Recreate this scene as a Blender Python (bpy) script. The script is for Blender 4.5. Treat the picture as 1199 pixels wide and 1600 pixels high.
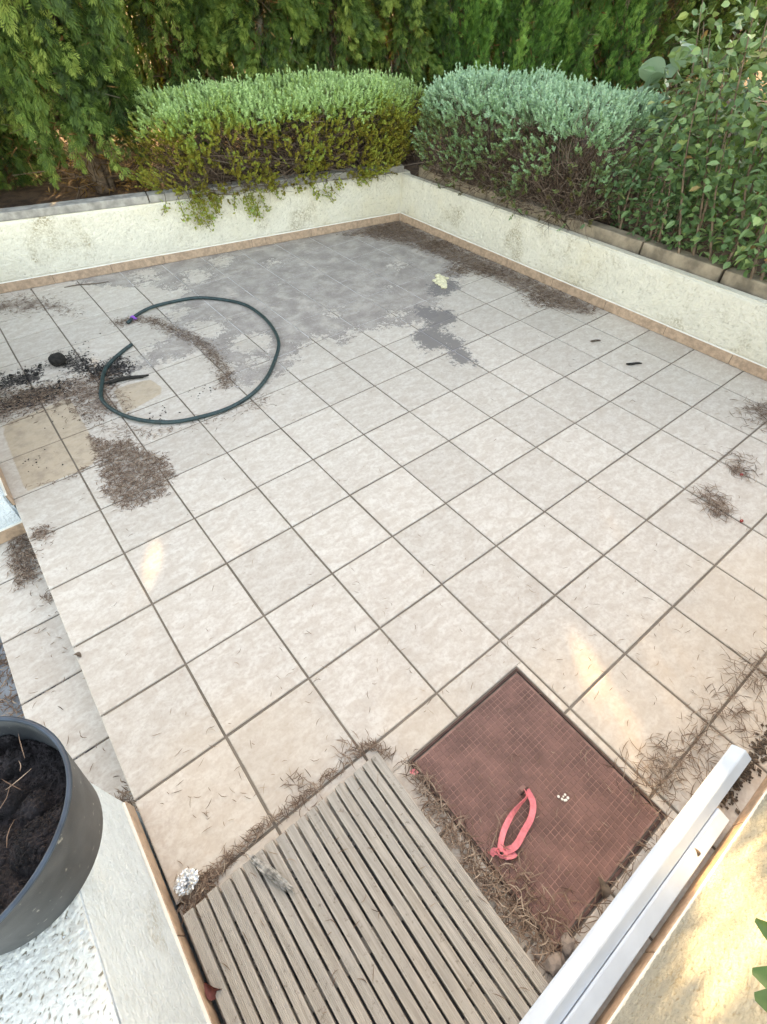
import bpy, bmesh, math, random
import numpy as np
from mathutils import Vector, Matrix, noise as mnoise

for o in list(bpy.data.objects):
    bpy.data.objects.remove(o, do_unlink=True)
scene = bpy.context.scene
COL = scene.collection
rng = np.random.default_rng(7)
random.seed(7)

# ------------------------------------------------------------------ camera
cam_d = bpy.data.cameras.new('camera')
cam = bpy.data.objects.new('camera', cam_d); COL.objects.link(cam)
cam_d.sensor_fit = 'VERTICAL'; cam_d.sensor_height = 24.0
cam_d.lens = 24.0 * 783.19 / 1600.0
cam_d.clip_start = 0.02; cam_d.clip_end = 2000
_f = Vector((0.41233, 0.52578, -0.74401)).normalized()
_r = Vector((0.785, -0.619, -0.002)); _r = (_r - _f * _r.dot(_f)).normalized()
_u = _r.cross(_f)
M = Matrix((_r, _u, -_f)).transposed().to_4x4()
M.translation = Vector((0.0706, -0.7771, 1.7651))
cam.matrix_world = M
scene.camera = cam

# ------------------------------------------------------------------ light
SUN_EL = math.radians(20); SUN_AZ = math.radians(30)      # azimuth from +Y towards +X
SUN = Vector((math.sin(SUN_AZ) * math.cos(SUN_EL), math.cos(SUN_AZ) * math.cos(SUN_EL), math.sin(SUN_EL)))
world = bpy.data.worlds.new('World'); scene.world = world; world.use_nodes = True
wn = world.node_tree
for n in list(wn.nodes): wn.nodes.remove(n)
sky = wn.nodes.new('ShaderNodeTexSky'); sky.sky_type = 'NISHITA'; sky.sun_disc = False
sky.sun_elevation = SUN_EL; sky.sun_rotation = SUN_AZ
sky.air_density = 1.0; sky.dust_density = 2.5; sky.ozone_density = 1.0
bg = wn.nodes.new('ShaderNodeBackground'); bg.inputs['Strength'].default_value = 0.15
wo = wn.nodes.new('ShaderNodeOutputWorld')
wn.links.new(sky.outputs[0], bg.inputs[0]); wn.links.new(bg.outputs[0], wo.inputs[0])
sd = bpy.data.lights.new('sun', 'SUN'); sd.energy = 2.0; sd.angle = math.radians(0.53); sd.color = (1.0, 0.80, 0.52)
sun = bpy.data.objects.new('sun', sd); COL.objects.link(sun)
sun.rotation_euler = SUN.to_track_quat('Z', 'Y').to_euler(); sun.location = SUN * 30
vs = scene.view_settings
vs.view_transform = 'Standard'; vs.look = 'None'; vs.gamma = 1.0; vs.use_curve_mapping = False
vs.exposure = 3.03
try:
    vs.use_white_balance = True; vs.white_balance_temperature = 10600; vs.white_balance_tint = 14
except Exception:
    pass

cy_ = scene.cycles
cy_.max_bounces = 6; cy_.diffuse_bounces = 4; cy_.glossy_bounces = 2; cy_.transmission_bounces = 3; cy_.use_adaptive_sampling = True; cy_.adaptive_threshold = 0.015

# ------------------------------------------------------------------ helpers
def tag(o, label=None, cat=None, group=None, kind=None):
    if label: o['label'] = label
    if cat: o['category'] = cat
    if group: o['group'] = group
    if kind: o['kind'] = kind
    return o
def empty(name, loc=(0, 0, 0), rz=0.0):
    o = bpy.data.objects.new(name, None); COL.objects.link(o)
    o.location = loc; o.rotation_euler = (0, 0, rz); o.empty_display_size = 0.05
    return o
def link_mesh(name, me, mat=None, parent=None, smooth=False):
    o = bpy.data.objects.new(name, me); COL.objects.link(o)
    if mat and not me.materials: me.materials.append(mat)
    if parent: o.parent = parent
    if smooth:
        me.polygons.foreach_set('use_smooth', np.ones(len(me.polygons), dtype=bool))
    return o
def from_bm(name, bm, mat=None, parent=None, smooth=False):
    me = bpy.data.meshes.new(name); bm.to_mesh(me); bm.free()
    return link_mesh(name, me, mat, parent, smooth)
def np_mesh(name, V, F, attrs=None):
    """V (n,3), F (m,k) with k constant"""
    me = bpy.data.meshes.new(name)
    V = np.ascontiguousarray(V, dtype=np.float32); F = np.ascontiguousarray(F, dtype=np.int32)
    k = F.shape[1]
    me.vertices.add(len(V)); me.vertices.foreach_set('co', V.ravel())
    me.loops.add(F.size); me.loops.foreach_set('vertex_index', F.ravel())
    me.polygons.add(len(F)); me.polygons.foreach_set('loop_start', np.arange(0, F.size, k, dtype=np.int32))
    try: me.polygons.foreach_set('loop_total', np.full(len(F), k, dtype=np.int32))
    except Exception: pass
    me.update(calc_edges=True)
    me.polygons.foreach_set('use_smooth', np.zeros(len(me.polygons), dtype=bool))
    if attrs:
        for n, a in attrs.items():
            at = me.attributes.new(n, 'FLOAT', 'POINT'); at.data.foreach_set('value', np.ascontiguousarray(a, dtype=np.float32))
    return me
def bm_box(bm, x0, x1, y0, y1, z0, z1, bev=0.0, seg=2):
    g = bmesh.ops.create_cube(bm, size=1.0)
    for v in g['verts']:
        v.co = Vector(((x0 + x1) / 2 + v.co.x * (x1 - x0), (y0 + y1) / 2 + v.co.y * (y1 - y0), (z0 + z1) / 2 + v.co.z * (z1 - z0)))
    if bev > 0:
        es = list({e for v in g['verts'] for e in v.link_edges})
        bmesh.ops.bevel(bm, geom=es, offset=bev, segments=seg, affect='EDGES', profile=0.6)
def box(name, x0, x1, y0, y1, z0, z1, mat, parent=None, bev=0.0, seg=2):
    bm = bmesh.new(); bm_box(bm, x0, x1, y0, y1, z0, z1, bev, seg)
    return from_bm(name, bm, mat, parent)
def prism(name, poly, z0, z1, mat, parent=None, bev=0.0):
    """plan polygon extruded; z1 number or list of heights"""
    bm = bmesh.new(); n = len(poly)
    zt = z1 if isinstance(z1, (list, tuple)) else [z1] * n
    b = [bm.verts.new((p[0], p[1], z0)) for p in poly]; t = [bm.verts.new((p[0], p[1], zt[i])) for i, p in enumerate(poly)]
    bm.faces.new(b[::-1]); bm.faces.new(t)
    for i in range(n): bm.faces.new((b[i], b[(i + 1) % n], t[(i + 1) % n], t[i]))
    bmesh.ops.recalc_face_normals(bm, faces=bm.faces)
    if bev: bmesh.ops.bevel(bm, geom=bm.edges[:], offset=bev, segments=2, affect='EDGES', profile=0.6)
    return from_bm(name, bm, mat, parent)
def smooth_path(pts, n):
    P = np.array(pts, float); m = len(P)
    Q = np.vstack([2 * P[0] - P[1], P, 2 * P[-1] - P[-2]])
    t = np.linspace(0, m - 1 - 1e-6, n); i = t.astype(int); u = (t - i)[:, None]
    p0, p1, p2, p3 = Q[i], Q[i + 1], Q[i + 2], Q[i + 3]
    return 0.5 * (2 * p1 + (p2 - p0) * u + (2 * p0 - 5 * p1 + 4 * p2 - p3) * u ** 2 + (3 * p1 - p0 - 3 * p2 + p3) * u ** 3)
def tube_bm(bm, path, rad, sides=8, cap=True):
    P = [Vector(p) for p in path]; n = len(P)
    R = rad if hasattr(rad, '__len__') else [rad] * n
    up = Vector((0, 0, 1)); rings = []
    for i in range(n):
        t = (P[min(i + 1, n - 1)] - P[max(i - 1, 0)]).normalized()
        a = t.cross(up)
        if a.length < 1e-3: a = t.cross(Vector((1, 0, 0)))
        a.normalize(); b = a.cross(t)
        rings.append([bm.verts.new(P[i] + (a * math.cos(2 * math.pi * k / sides) + b * math.sin(2 * math.pi * k / sides)) * R[i]) for k in range(sides)])
    for i in range(n - 1):
        for k in range(sides):
            bm.faces.new((rings[i][k], rings[i][(k + 1) % sides], rings[i + 1][(k + 1) % sides], rings[i + 1][k]))
    if cap:
        bm.faces.new(rings[0][::-1]); bm.faces.new(rings[-1])
def tube(name, path, rad, mat, parent=None, sides=8):
    bm = bmesh.new(); tube_bm(bm, path, rad, sides)
    bmesh.ops.recalc_face_normals(bm, faces=bm.faces)
    return from_bm(name, bm, mat, parent, True)
def unit(v): return v / np.maximum(np.linalg.norm(v, axis=-1, keepdims=True), 1e-9)
def rnd_dirs(n):
    return unit(rng.normal(size=(n, 3)))

# ---- materials
def new_mat(name):
    m = bpy.data.materials.new(name); m.use_nodes = True
    nt = m.node_tree
    for n in list(nt.nodes): nt.nodes.remove(n)
    out = nt.nodes.new('ShaderNodeOutputMaterial'); b = nt.nodes.new('ShaderNodeBsdfPrincipled')
    nt.links.new(b.outputs[0], out.inputs[0])
    return m, nt, b, out
class NT:
    def __init__(s, nt): s.nt = nt
    def n(s, t, **kw):
        x = s.nt.nodes.new(t)
        for k, v in kw.items():
            if k.startswith('_'): setattr(x, k[1:], v)
            else: s.set(x, k, v)
        return x
    def set(s, x, k, v):
        i = x.inputs[int(k[1:])] if (k[0] == 'i' and k[1:].isdigit()) else x.inputs[k.replace('__', ' ')]
        if hasattr(v, 'is_linked') or isinstance(v, bpy.types.NodeSocket): s.nt.links.new(v, i)
        else: i.default_value = v
    def coord(s, kind='Object'): return s.n('ShaderNodeTexCoord').outputs[kind]
    def geo(s): return s.n('ShaderNodeNewGeometry').outputs['Position']
    def noise(s, vec, scale, detail=4, rough=0.55, dist=0.0):
        return s.n('ShaderNodeTexNoise', Vector=vec, Scale=scale, Detail=detail, Roughness=rough, Distortion=dist).outputs['Fac']
    def attr(s, name): return s.n('ShaderNodeAttribute', _attribute_name=name).outputs['Fac']
    def math(s, op, a, b=0.0, c=None):
        x = s.n('ShaderNodeMath', _operation=op, i0=a, i1=b)
        if c is not None: s.set(x, 'i2', c)
        return x.outputs[0]
    def rng(s, v, a, b, c=0.0, d=1.0):
        return s.n('ShaderNodeMapRange', _interpolation_type='SMOOTHSTEP', i0=v, i1=a, i2=b, i3=c, i4=d).outputs[0]
    def mix(s, f, a, b):
        x = s.n('ShaderNodeMix', _data_type='RGBA')
        s.set(x, 'i0', f); s.set(x, 'i6', a if not isinstance(a, tuple) else a + (1,)); s.set(x, 'i7', b if not isinstance(b, tuple) else b + (1,))
        return x.outputs[2]
    def bump(s, h, strength=0.5, dist=0.01):
        return s.n('ShaderNodeBump', Strength=strength, Distance=dist, Height=h).outputs[0]
    def rand(s): return s.n('ShaderNodeObjectInfo').outputs['Random']

def simple(name, col, rough=0.7, var=0.25, scale=30, bump=0.0, bscale=80, metal=0.0, spec=0.4, bdist=0.003):
    m, nt, b, o = new_mat(name); N = NT(nt); c = N.coord()
    f = N.rng(N.noise(c, scale, 5), 0.3, 0.7)
    a = tuple(x * (1 - var) for x in col); d = tuple(min(1, x * (1 + var)) for x in col)
    nt.links.new(N.mix(f, a, d), b.inputs['Base Color'])
    b.inputs['Roughness'].default_value = rough; b.inputs['Metallic'].default_value = metal
    b.inputs['Specular IOR Level'].default_value = spec
    if bump: nt.links.new(N.bump(N.noise(c, bscale, 5), bump, bdist), b.inputs['Normal'])
    return m

def mat_tile(name='tile_glaze', grout=False):
    m, nt, b, o = new_mat(name); N = NT(nt); P = N.geo()
    if not grout:
        # every tile gets its own piece of the cloudy print
        off = N.n('ShaderNodeCombineXYZ', X=N.math('MULTIPLY', N.rand(), 37.0), Y=N.math('MULTIPLY', N.rand(), 91.0), Z=0.0).outputs[0]
        Q = N.n('ShaderNodeVectorMath', _operation='ADD', i0=P, i1=off).outputs[0]
        st = N.n('ShaderNodeMapping', Vector=Q); st.inputs['Scale'].default_value = (1.0, 1.7, 1.0); st.inputs['Rotation'].default_value = (0, 0, 0.6)
        c1 = N.rng(N.noise(st.outputs[0], 15, 5, 0.68, 0.5), 0.36, 0.66)
        c2 = N.rng(N.noise(Q, 60, 4, 0.7, 0.3), 0.42, 0.70)
        base = N.mix(c1, (0.52, 0.455, 0.392), (0.625, 0.580, 0.52))
        base = N.mix(N.math('MULTIPLY', c2, 0.5), base, (0.42, 0.33, 0.275))
        tone = N.math('MULTIPLY_ADD', N.rand(), 0.13, 0.93)
        base = N.n('ShaderNodeVectorMath', _operation='SCALE', i0=base, Scale=tone).outputs[0]
        # warmer tint in noisy patches near the front wall
        warm = N.rng(N.math('ADD', N.attr('warm'), N.math('MULTIPLY', N.math('SUBTRACT', N.noise(P, 5, 4), 0.5), 0.25)), -0.1, 0.12)
        base = N.mix(N.math('MULTIPLY', warm, 0.28), base, (0.60, 0.46, 0.33))
        dustn = N.rng(N.noise(P, 2.1, 5, 0.6), 0.45, 0.75)
        base = N.mix(N.math('MULTIPLY', dustn, 0.22), base, (0.40, 0.34, 0.29))
        rough = 0.42
    else:
        g = N.noise(P, 60, 4)
        g = N.math('MULTIPLY', N.math('ADD', g, N.rng(N.noise(P, 2.7, 4, 0.6), 0.3, 0.7)), 0.55)
        base = N.mix(g, (0.125, 0.10, 0.078), (0.25, 0.205, 0.165))
        rough = 0.9
    fine = N.math('SUBTRACT', N.noise(P, 34, 5, 0.78, 0.5), 0.5)
    mid = N.math('SUBTRACT', N.noise(P, 9, 5, 0.6), 0.5)
    # thin dried silt film with a ragged edge
    d = N.math('ADD', N.math('ADD', N.attr('film'), N.math('MULTIPLY', fine, 0.46)), N.math('MULTIPLY', mid, 0.34))
    fm = N.rng(d, -0.006, 0.008)
    edge = N.math('MULTIPLY', fm, N.rng(d, 0.055, 0.0))
    silt = N.mix(N.rng(N.noise(P, 7, 6, 0.65), 0.35, 0.7), (0.285, 0.246, 0.220), (0.44, 0.392, 0.352))
    silt = N.mix(N.math('MULTIPLY', N.rng(N.noise(P, 60, 3, 0.7), 0.52, 0.7), 0.35), silt, (0.56, 0.53, 0.50))
    silt = N.mix(N.math('MULTIPLY', N.rng(N.noise(P, 110, 4, 0.75), 0.50, 0.66), 0.45), silt, (0.19, 0.165, 0.155))
    silt = N.mix(N.math('MULTIPLY', edge, 0.85), silt, (0.20, 0.176, 0.168))
    if grout: silt = N.mix(0.9, silt, (0.66, 0.625, 0.60))
    thin = N.rng(N.noise(P, 5.5, 5, 0.7, 0.5), 0.30, 0.54, 0.35, 0.95)
    base = N.mix(N.math('MULTIPLY', fm, thin), base, silt)
    # wet, darker tongues of the film
    dw = N.math('ADD', N.math('ADD', N.attr('wet'), N.math('MULTIPLY', fine, 0.34)), N.math('MULTIPLY', mid, 0.15))
    wm = N.rng(dw, -0.005, 0.008)
    base = N.mix(wm, base, (0.215, 0.195, 0.185) if not grout else (0.34, 0.32, 0.32))
    # brown plant dust
    db = N.math('ADD', N.math('ADD', N.attr('brown'), N.math('MULTIPLY', fine, 0.30)), N.math('MULTIPLY', mid, 0.30))
    bm_ = N.rng(db, -0.04, 0.10)
    base = N.mix(N.math('MULTIPLY', bm_, 0.8), base, N.mix(N.noise(P, 90, 4, 0.7), (0.10, 0.066, 0.05), (0.28, 0.205, 0.165)))
    # black earth smears, plus painted shade under the duckboard
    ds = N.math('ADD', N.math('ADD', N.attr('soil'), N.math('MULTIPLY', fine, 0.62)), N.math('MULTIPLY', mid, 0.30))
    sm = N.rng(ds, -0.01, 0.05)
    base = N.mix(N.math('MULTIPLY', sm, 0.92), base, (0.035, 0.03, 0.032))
    # old yellowed rectangles where planters stood
    dc = N.math('ADD', N.attr('stand'), N.math('MULTIPLY', fine, 0.02))
    cm = N.rng(dc, -0.004, 0.006)
    cc = N.mix(N.rng(N.noise(P, 14, 6, 0.7), 0.4, 0.72), (0.50, 0.385, 0.27), (0.33, 0.24, 0.165))
    base = N.mix(N.math('MULTIPLY', cm, 0.0 if grout else 0.75), base, cc)
    nt.links.new(base, b.inputs['Base Color'])
    rr = N.math('ADD', N.rng(N.math('ADD', fm, bm_), 0.0, 1.0, rough, 0.8), N.math('MULTIPLY', N.noise(P, 25, 4), 0.12))
    nt.links.new(rr, b.inputs['Roughness'])
    b.inputs['Specular IOR Level'].default_value = 0.35
    h = N.math('ADD', N.math('MULTIPLY', N.noise(P, 55, 5, 0.6), 0.6), N.math('MULTIPLY', N.math('ADD', fm, wm), 0.5))
    nt.links.new(N.bump(h, 0.22 if not grout else 0.8, 0.0025), b.inputs['Normal'])
    return m

def mat_stucco(name, col=(0.80, 0.775, 0.66), dirt=0.0, scale=75, top_dirt=0.0, seed=0.0, depth=0.008, cream=0.35, grime=0.35, rel=(-0.15, -0.75)):
    m, nt, b, o = new_mat(name); N = NT(nt)
    P = N.n('ShaderNodeVectorMath', _operation='ADD', i0=N.geo(), i1=(seed, seed * 1.7, seed * .3)).outputs[0]
    vor = N.n('ShaderNodeTexVoronoi', Vector=N.n('ShaderNodeVectorMath', _operation='ADD', i0=P, i1=N.n('ShaderNodeVectorMath', _operation='SCALE', i0=N.n('ShaderNodeTexNoise', Vector=P, Scale=40.0).outputs['Color'], Scale=0.03).outputs[0]).outputs[0], Scale=scale)
    vor.feature = 'SMOOTH_F1'
    n1 = N.noise(P, scale * 1.1, 6, 0.65); n2 = N.noise(P, 18, 4)
    h = N.math('ADD', N.math('MULTIPLY', n1, 1.0), N.math('ADD', N.math('MULTIPLY', vor.outputs[0], 0.5), N.math('MULTIPLY', n2, 0.35)))
    base = N.mix(N.rng(n2, 0.3, 0.7), tuple(c * 0.94 for c in col), tuple(min(1, c * 1.04) for c in col))
    # cream discolouration in broad patches
    base = N.mix(N.math('MULTIPLY', N.rng(N.noise(P, 1.6, 5, 0.6), 0.5, 0.72), cream), base, (0.70, 0.60, 0.40))
    # lichen and dust caught in the pits
    patch = N.rng(N.noise(P, 2.6, 5, 0.65, 0.3), 0.54, 0.72)
    pit = N.rng(n1, 0.60, 0.42)
    relief = N.rng(N.attr('relief'), rel[0], rel[1])
    base = N.mix(N.math('MULTIPLY', relief, grime), base, (0.28, 0.24, 0.17))
    base = N.mix(N.math('MULTIPLY', N.math('MULTIPLY', patch, pit), min(1.0, 0.55 + dirt)), base, (0.32, 0.255, 0.15))
    if top_dirt:
        st = N.n('ShaderNodeMapping', Vector=P); st.inputs['Scale'].default_value = (1, 0.65, 1); st.inputs['Rotation'].default_value = (0, 0, .5)
        sp = N.math('MULTIPLY', N.rng(N.noise(st.outputs[0], 120, 3, 0.6, 0.6), 0.55, 0.64), N.rng(N.noise(P, 14, 4), 0.34, 0.5))
        nz = N.rng(N.n('ShaderNodeSeparateXYZ', Vector=N.n('ShaderNodeNewGeometry').outputs['True Normal']).outputs[2], 0.6, 0.9)
        base = N.mix(N.math('MULTIPLY', N.math('MULTIPLY', sp, nz), top_dirt), base, (0.13, 0.12, 0.09))
    nt.links.new(base, b.inputs['Base Color'])
    b.inputs['Roughness'].default_value = 0.85; b.inputs['Specular IOR Level'].default_value = 0.25
    nt.links.new(N.bump(h, 1.0, depth), b.inputs['Normal'])
    return m

def mat_leaf(name, stops, rough=0.55, trans=0.35, spec=0.35):
    """stops: list of (pos, rgb) along the leaf's own 'tone'"""
    m, nt, b, o = new_mat(name); N = NT(nt)
    r = N.n('ShaderNodeValToRGB', Fac=N.attr('tone')); cr = r.color_ramp
    while len(cr.elements) < len(stops): cr.elements.new(0.5)
    for e, (p, c) in zip(cr.elements, stops): e.position = p; e.color = c + (1,)
    nt.links.new(r.outputs[0], b.inputs['Base Color'])
    b.inputs['Roughness'].default_value = rough; b.inputs['Specular IOR Level'].default_value = spec
    t = N.n('ShaderNodeBsdfTranslucent', Color=N.mix(0.5, r.outputs[0], (0.30, 0.32, 0.06)))
    mx = N.n('ShaderNodeMixShader', Fac=trans)
    nt.links.new(b.outputs[0], mx.inputs[1]); nt.links.new(t.outputs[0], mx.inputs[2]); nt.links.new(mx.outputs[0], o.inputs[0])
    return m

def mat_tone(name, stops, rough=0.85, spec=0.2):
    m, nt, b, o = new_mat(name); N = NT(nt)
    r = N.n('ShaderNodeValToRGB', Fac=N.attr('tone')); cr = r.color_ramp
    while len(cr.elements) < len(stops): cr.elements.new(0.5)
    for e, (p, c) in zip(cr.elements, stops): e.position = p; e.color = c + (1,)
    nt.links.new(r.outputs[0], b.inputs['Base Color']); b.inputs['Roughness'].default_value = rough; b.inputs['Specular IOR Level'].default_value = spec
    return m

MT = {}
MT['tile'] = mat_tile(); MT['grout'] = mat_tile('grout', True)
MT['stucco'] = mat_stucco('stucco_cream', (0.76, 0.715, 0.61), dirt=0.3, cream=.4, grime=.35)
MT['stucco_mint'] = mat_stucco('stucco_white', (0.76, 0.84, 0.88), top_dirt=0.0, seed=3.1, cream=0.08, grime=0.12)
MT['stucco_top'] = mat_stucco('stucco_weathered_top', (0.80, 0.81, 0.76), seed=5.1, cream=0.1, grime=1.0, rel=(-0.18, -0.6))
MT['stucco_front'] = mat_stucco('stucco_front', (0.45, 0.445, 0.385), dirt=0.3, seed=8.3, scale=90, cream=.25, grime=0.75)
MT['skirt'] = simple('skirting_ceramic', (0.46, 0.315, 0.225), 0.5, 0.2, 42, 0.1, 60)
MT['joint'] = simple('joint_filler', (0.17, 0.13, 0.10), 0.9, 0.2)
MT['bead'] = simple('sealant', (0.8, 0.77, 0.7), 0.8, 0.05)
MT['kerb'] = simple('kerb_concrete', (0.33, 0.31, 0.285), 0.9, 0.3, 14, 0.6, 120, bdist=0.004)
MT['kerb_brown'] = simple('kerb_old', (0.30, 0.24, 0.18), 0.9, 0.4, 9, 0.6, 120, bdist=0.004)
MT['concrete'] = simple('path_concrete', (0.30, 0.33, 0.36), 0.9, 0.3, 9, 0.4, 90)
MT['earth'] = simple('garden_earth', (0.10, 0.062, 0.042), 0.95, 0.5, 7, 0.9, 40, bdist=0.02)
MT['bark'] = simple('bark', (0.20, 0.14, 0.10), 0.9, 0.4, 25, 0.9, 60, bdist=0.006)
MT['bark_grey'] = simple('bark_grey', (0.27, 0.25, 0.22), 0.9, 0.3, 25, 0.7, 60)

# ------------------------------------------------------------------ plan geometry (metres)
TP = 0.33
PW = np.array([0.119, 4.128]); QW = np.array([3.585, 3.418])          # face line of the back wall
UW = (QW - PW) / np.linalg.norm(QW - PW); NW = np.array([-UW[1], UW[0]])
def wp(s, off): return tuple(PW + UW * s + NW * off)
LW = float(np.linalg.norm(QW - PW))
XR = 3.58; XL = -0.305; YF = -1.19

def sdf_poly(poly, X, Y):
    """signed distance, positive inside, vectorised"""
    P = np.array(poly, float); n = len(P); d = np.full(X.shape, 1e9); ins = np.zeros(X.shape, bool)
    for i in range(n):
        a, b = P[i], P[(i + 1) % n]; e = b - a
        t = np.clip(((X - a[0]) * e[0] + (Y - a[1]) * e[1]) / (e @ e), 0, 1)
        d = np.minimum(d, np.hypot(X - a[0] - t * e[0], Y - a[1] - t * e[1]))
        c = ((a[1] > Y) != (b[1] > Y)) & (X < (b[0] - a[0]) * (Y - a[1]) / ((b[1] - a[1]) if b[1] != a[1] else 1e-9) + a[0])
        ins ^= c
    return np.where(ins, d, -d)
def uni(polys, X, Y):
    d = np.full(X.shape, -9.0)
    for p in polys: d = np.maximum(d, sdf_poly(p, X, Y))
    return d
def blobs(bl, X, Y):
    d = np.full(X.shape, -9.0)
    for x, y, r in bl: d = np.maximum(d, r - np.hypot(X - x, Y - y))
    return d
FILM = [[(0.5, 4.2), (1.8, 3.95), (3.5, 3.6), (3.5, 3.0), (3.36, 2.48), (3.12, 2.1), (2.86, 2.1), (2.72, 1.93), (2.6, 1.76), (2.42, 1.72), (2.14, 1.86), (1.96, 1.93), (1.78, 1.86), (1.70, 2.06),
         (1.52, 1.98), (1.36, 1.84), (1.18, 1.80), (1.00, 1.84), (1.05, 2.12), (1.02, 2.35), (0.72, 2.42), (0.52, 2.36), (0.50, 2.46), (0.76, 2.60), (0.95, 2.75), (1.05, 3.0), (1.3, 3.25), (1.1, 3.55), (0.8, 3.75)]]
WET = [[(2.55, 1.96), (2.68, 1.72), (2.62, 1.58), (2.40, 1.60), (2.46, 1.42), (2.32, 1.10), (2.20, 1.20), (2.30, 1.40), (2.14, 1.40), (2.20, 1.62), (2.44, 1.70), (2.44, 1.86)],
       [(3.05, 2.12), (3.08, 2.0), (2.86, 1.92), (2.74, 1.98), (2.82, 2.16)]]
BROWN = [[(3.6, 3.5), (2.9, 3.5), (3.05, 3.28), (3.22, 2.9), (3.25, 2.4), (3.3, 1.8), (3.27, 1.2), (3.42, 1.05), (3.6, 1.0)],
         [(-0.3, 4.1), (-0.2, 3.85), (0.1, 3.75), (0.30, 3.62), (0.48, 3.42), (0.45, 3.70), (0.26, 3.95)],
         [(-0.2, 2.65), (0.12, 2.50), (0.40, 2.44), (0.36, 2.2), (0.34, 2.05), (0.20, 2.08), (0.16, 2.30), (0.02, 2.34), (-0.30, 2.38)]]
SOIL = [[(-0.30, 2.98), (-0.1, 2.82), (0.10, 2.80), (0.0, 2.65), (-0.2, 2.72)], [(-0.3, 2.5), (-0.05, 2.42), (0.15, 2.44), (0.22, 2.5), (0.05, 2.58), (-0.1, 2.6), (-0.3, 2.62)],
        [(0.30, 2.72), (0.40, 2.60), (0.52, 2.58), (0.58, 2.47), (0.46, 2.38), (0.36, 2.40), (0.30, 2.52)], [(0.17, 2.84), (0.3, 2.86), (0.36, 2.62), (0.28, 2.6)]]
STAND = [[(0.02, 2.34), (0.15, 2.36), (0.13, 1.69), (0.02, 1.655), (-0.25, 1.665), (-0.235, 2.32)], [(0.38, 2.29), (0.6, 2.245), (0.63, 2.06), (0.345, 1.985)]]
def stain_attrs(X, Y):
    film = uni(FILM, X, Y)
    # bare islands inside the film
    for x, y, r in [(1.15, 2.62, .13), (0.98, 3.35, .12), (1.45, 3.45, .12), (1.95, 1.95, .05), (1.05, 2.95, .09), (1.3, 2.25, .14), (0.85, 2.75, .10), (1.75, 3.62, .1), (0.72, 3.6, .12), (2.0, 2.25, .05), (0.9, 2.9, .07), (1.22, 1.98, .07), (2.35, 1.95, .06), (2.55, 2.3, .03), (2.9, 2.6, .05), (2.1, 3.3, .05), (1.15, 3.75, .1), (1.9, 2.9, .0)]:
        film = np.minimum(film, np.hypot(X - x, Y - y) - r)
    cl = lambda a: np.clip(a, -0.4, 0.4)
    warm = blobs([(0.0, -0.15, .28), (1.05, -0.75, .3), (1.5, -1.0, .35), (0.55, -0.40, .16), (2.0, -0.9, .3)], X, Y)
    soil = np.maximum(uni(SOIL, X, Y) + 0.025, sdf_poly([(-.28, -1.06), (.30, -1.06), (.30, -.47), (-.28, -.47)], X, Y))  # rectangle under the duckboard paints the dark of the slat gaps
    brown = np.maximum(uni(BROWN, X, Y), blobs([(0.2, 1.5, .10), (0.95, 2.7, .05), (1.0, 2.3, .06), (-0.25, 1.34, .04), (0.88, 2.98, .03)], X, Y)) - 0.02
    return dict(film=cl(film), wet=cl(uni(WET, X, Y)), brown=cl(brown), soil=cl(soil), stand=cl(uni(STAND, X, Y)), warm=cl(warm))

# ------------------------------------------------------------------ setting: ground levels
def sheet(name, x0, x1, y0, y1, z, mat, n=(2, 2), attrs=None):
    gx = np.linspace(x0, x1, n[0]); gy = np.linspace(y0, y1, n[1]); X, Y = np.meshgrid(gx, gy, indexing='ij')
    V = np.stack([X.ravel(), Y.ravel(), np.full(X.size, z)], 1)
    i, j = np.meshgrid(np.arange(n[0] - 1), np.arange(n[1] - 1), indexing='ij'); a = (i * n[1] + j).ravel()
    F = np.stack([a, a + n[1], a + n[1] + 1, a + 1], 1)
    me = np_mesh(name, V, F, attrs(X.ravel(), Y.ravel()) if attrs else None)
    return link_mesh(name, me, mat)
tag(sheet('ground', -400, 400, -400, 400, -0.62, MT['earth']), kind='structure')
# raised garden soil behind the two low walls, one solid reaching far back
zg = 0.37
gpoly = [wp(-60, 0.10), wp(-8, 0.10), wp(LW + 0.10, 0.10), (XR + 0.085, 3.2), (XR + 0.085, -12), (250, -12), (250, 250), (-60, 250)]
tag(prism('garden_soil', gpoly, -0.5, zg, MT['earth']), kind='structure')
tag(box('lower_path', -4, -0.55, -3, 6, -0.52, -0.345, MT['concrete'], bev=0.004), kind='structure')

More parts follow.
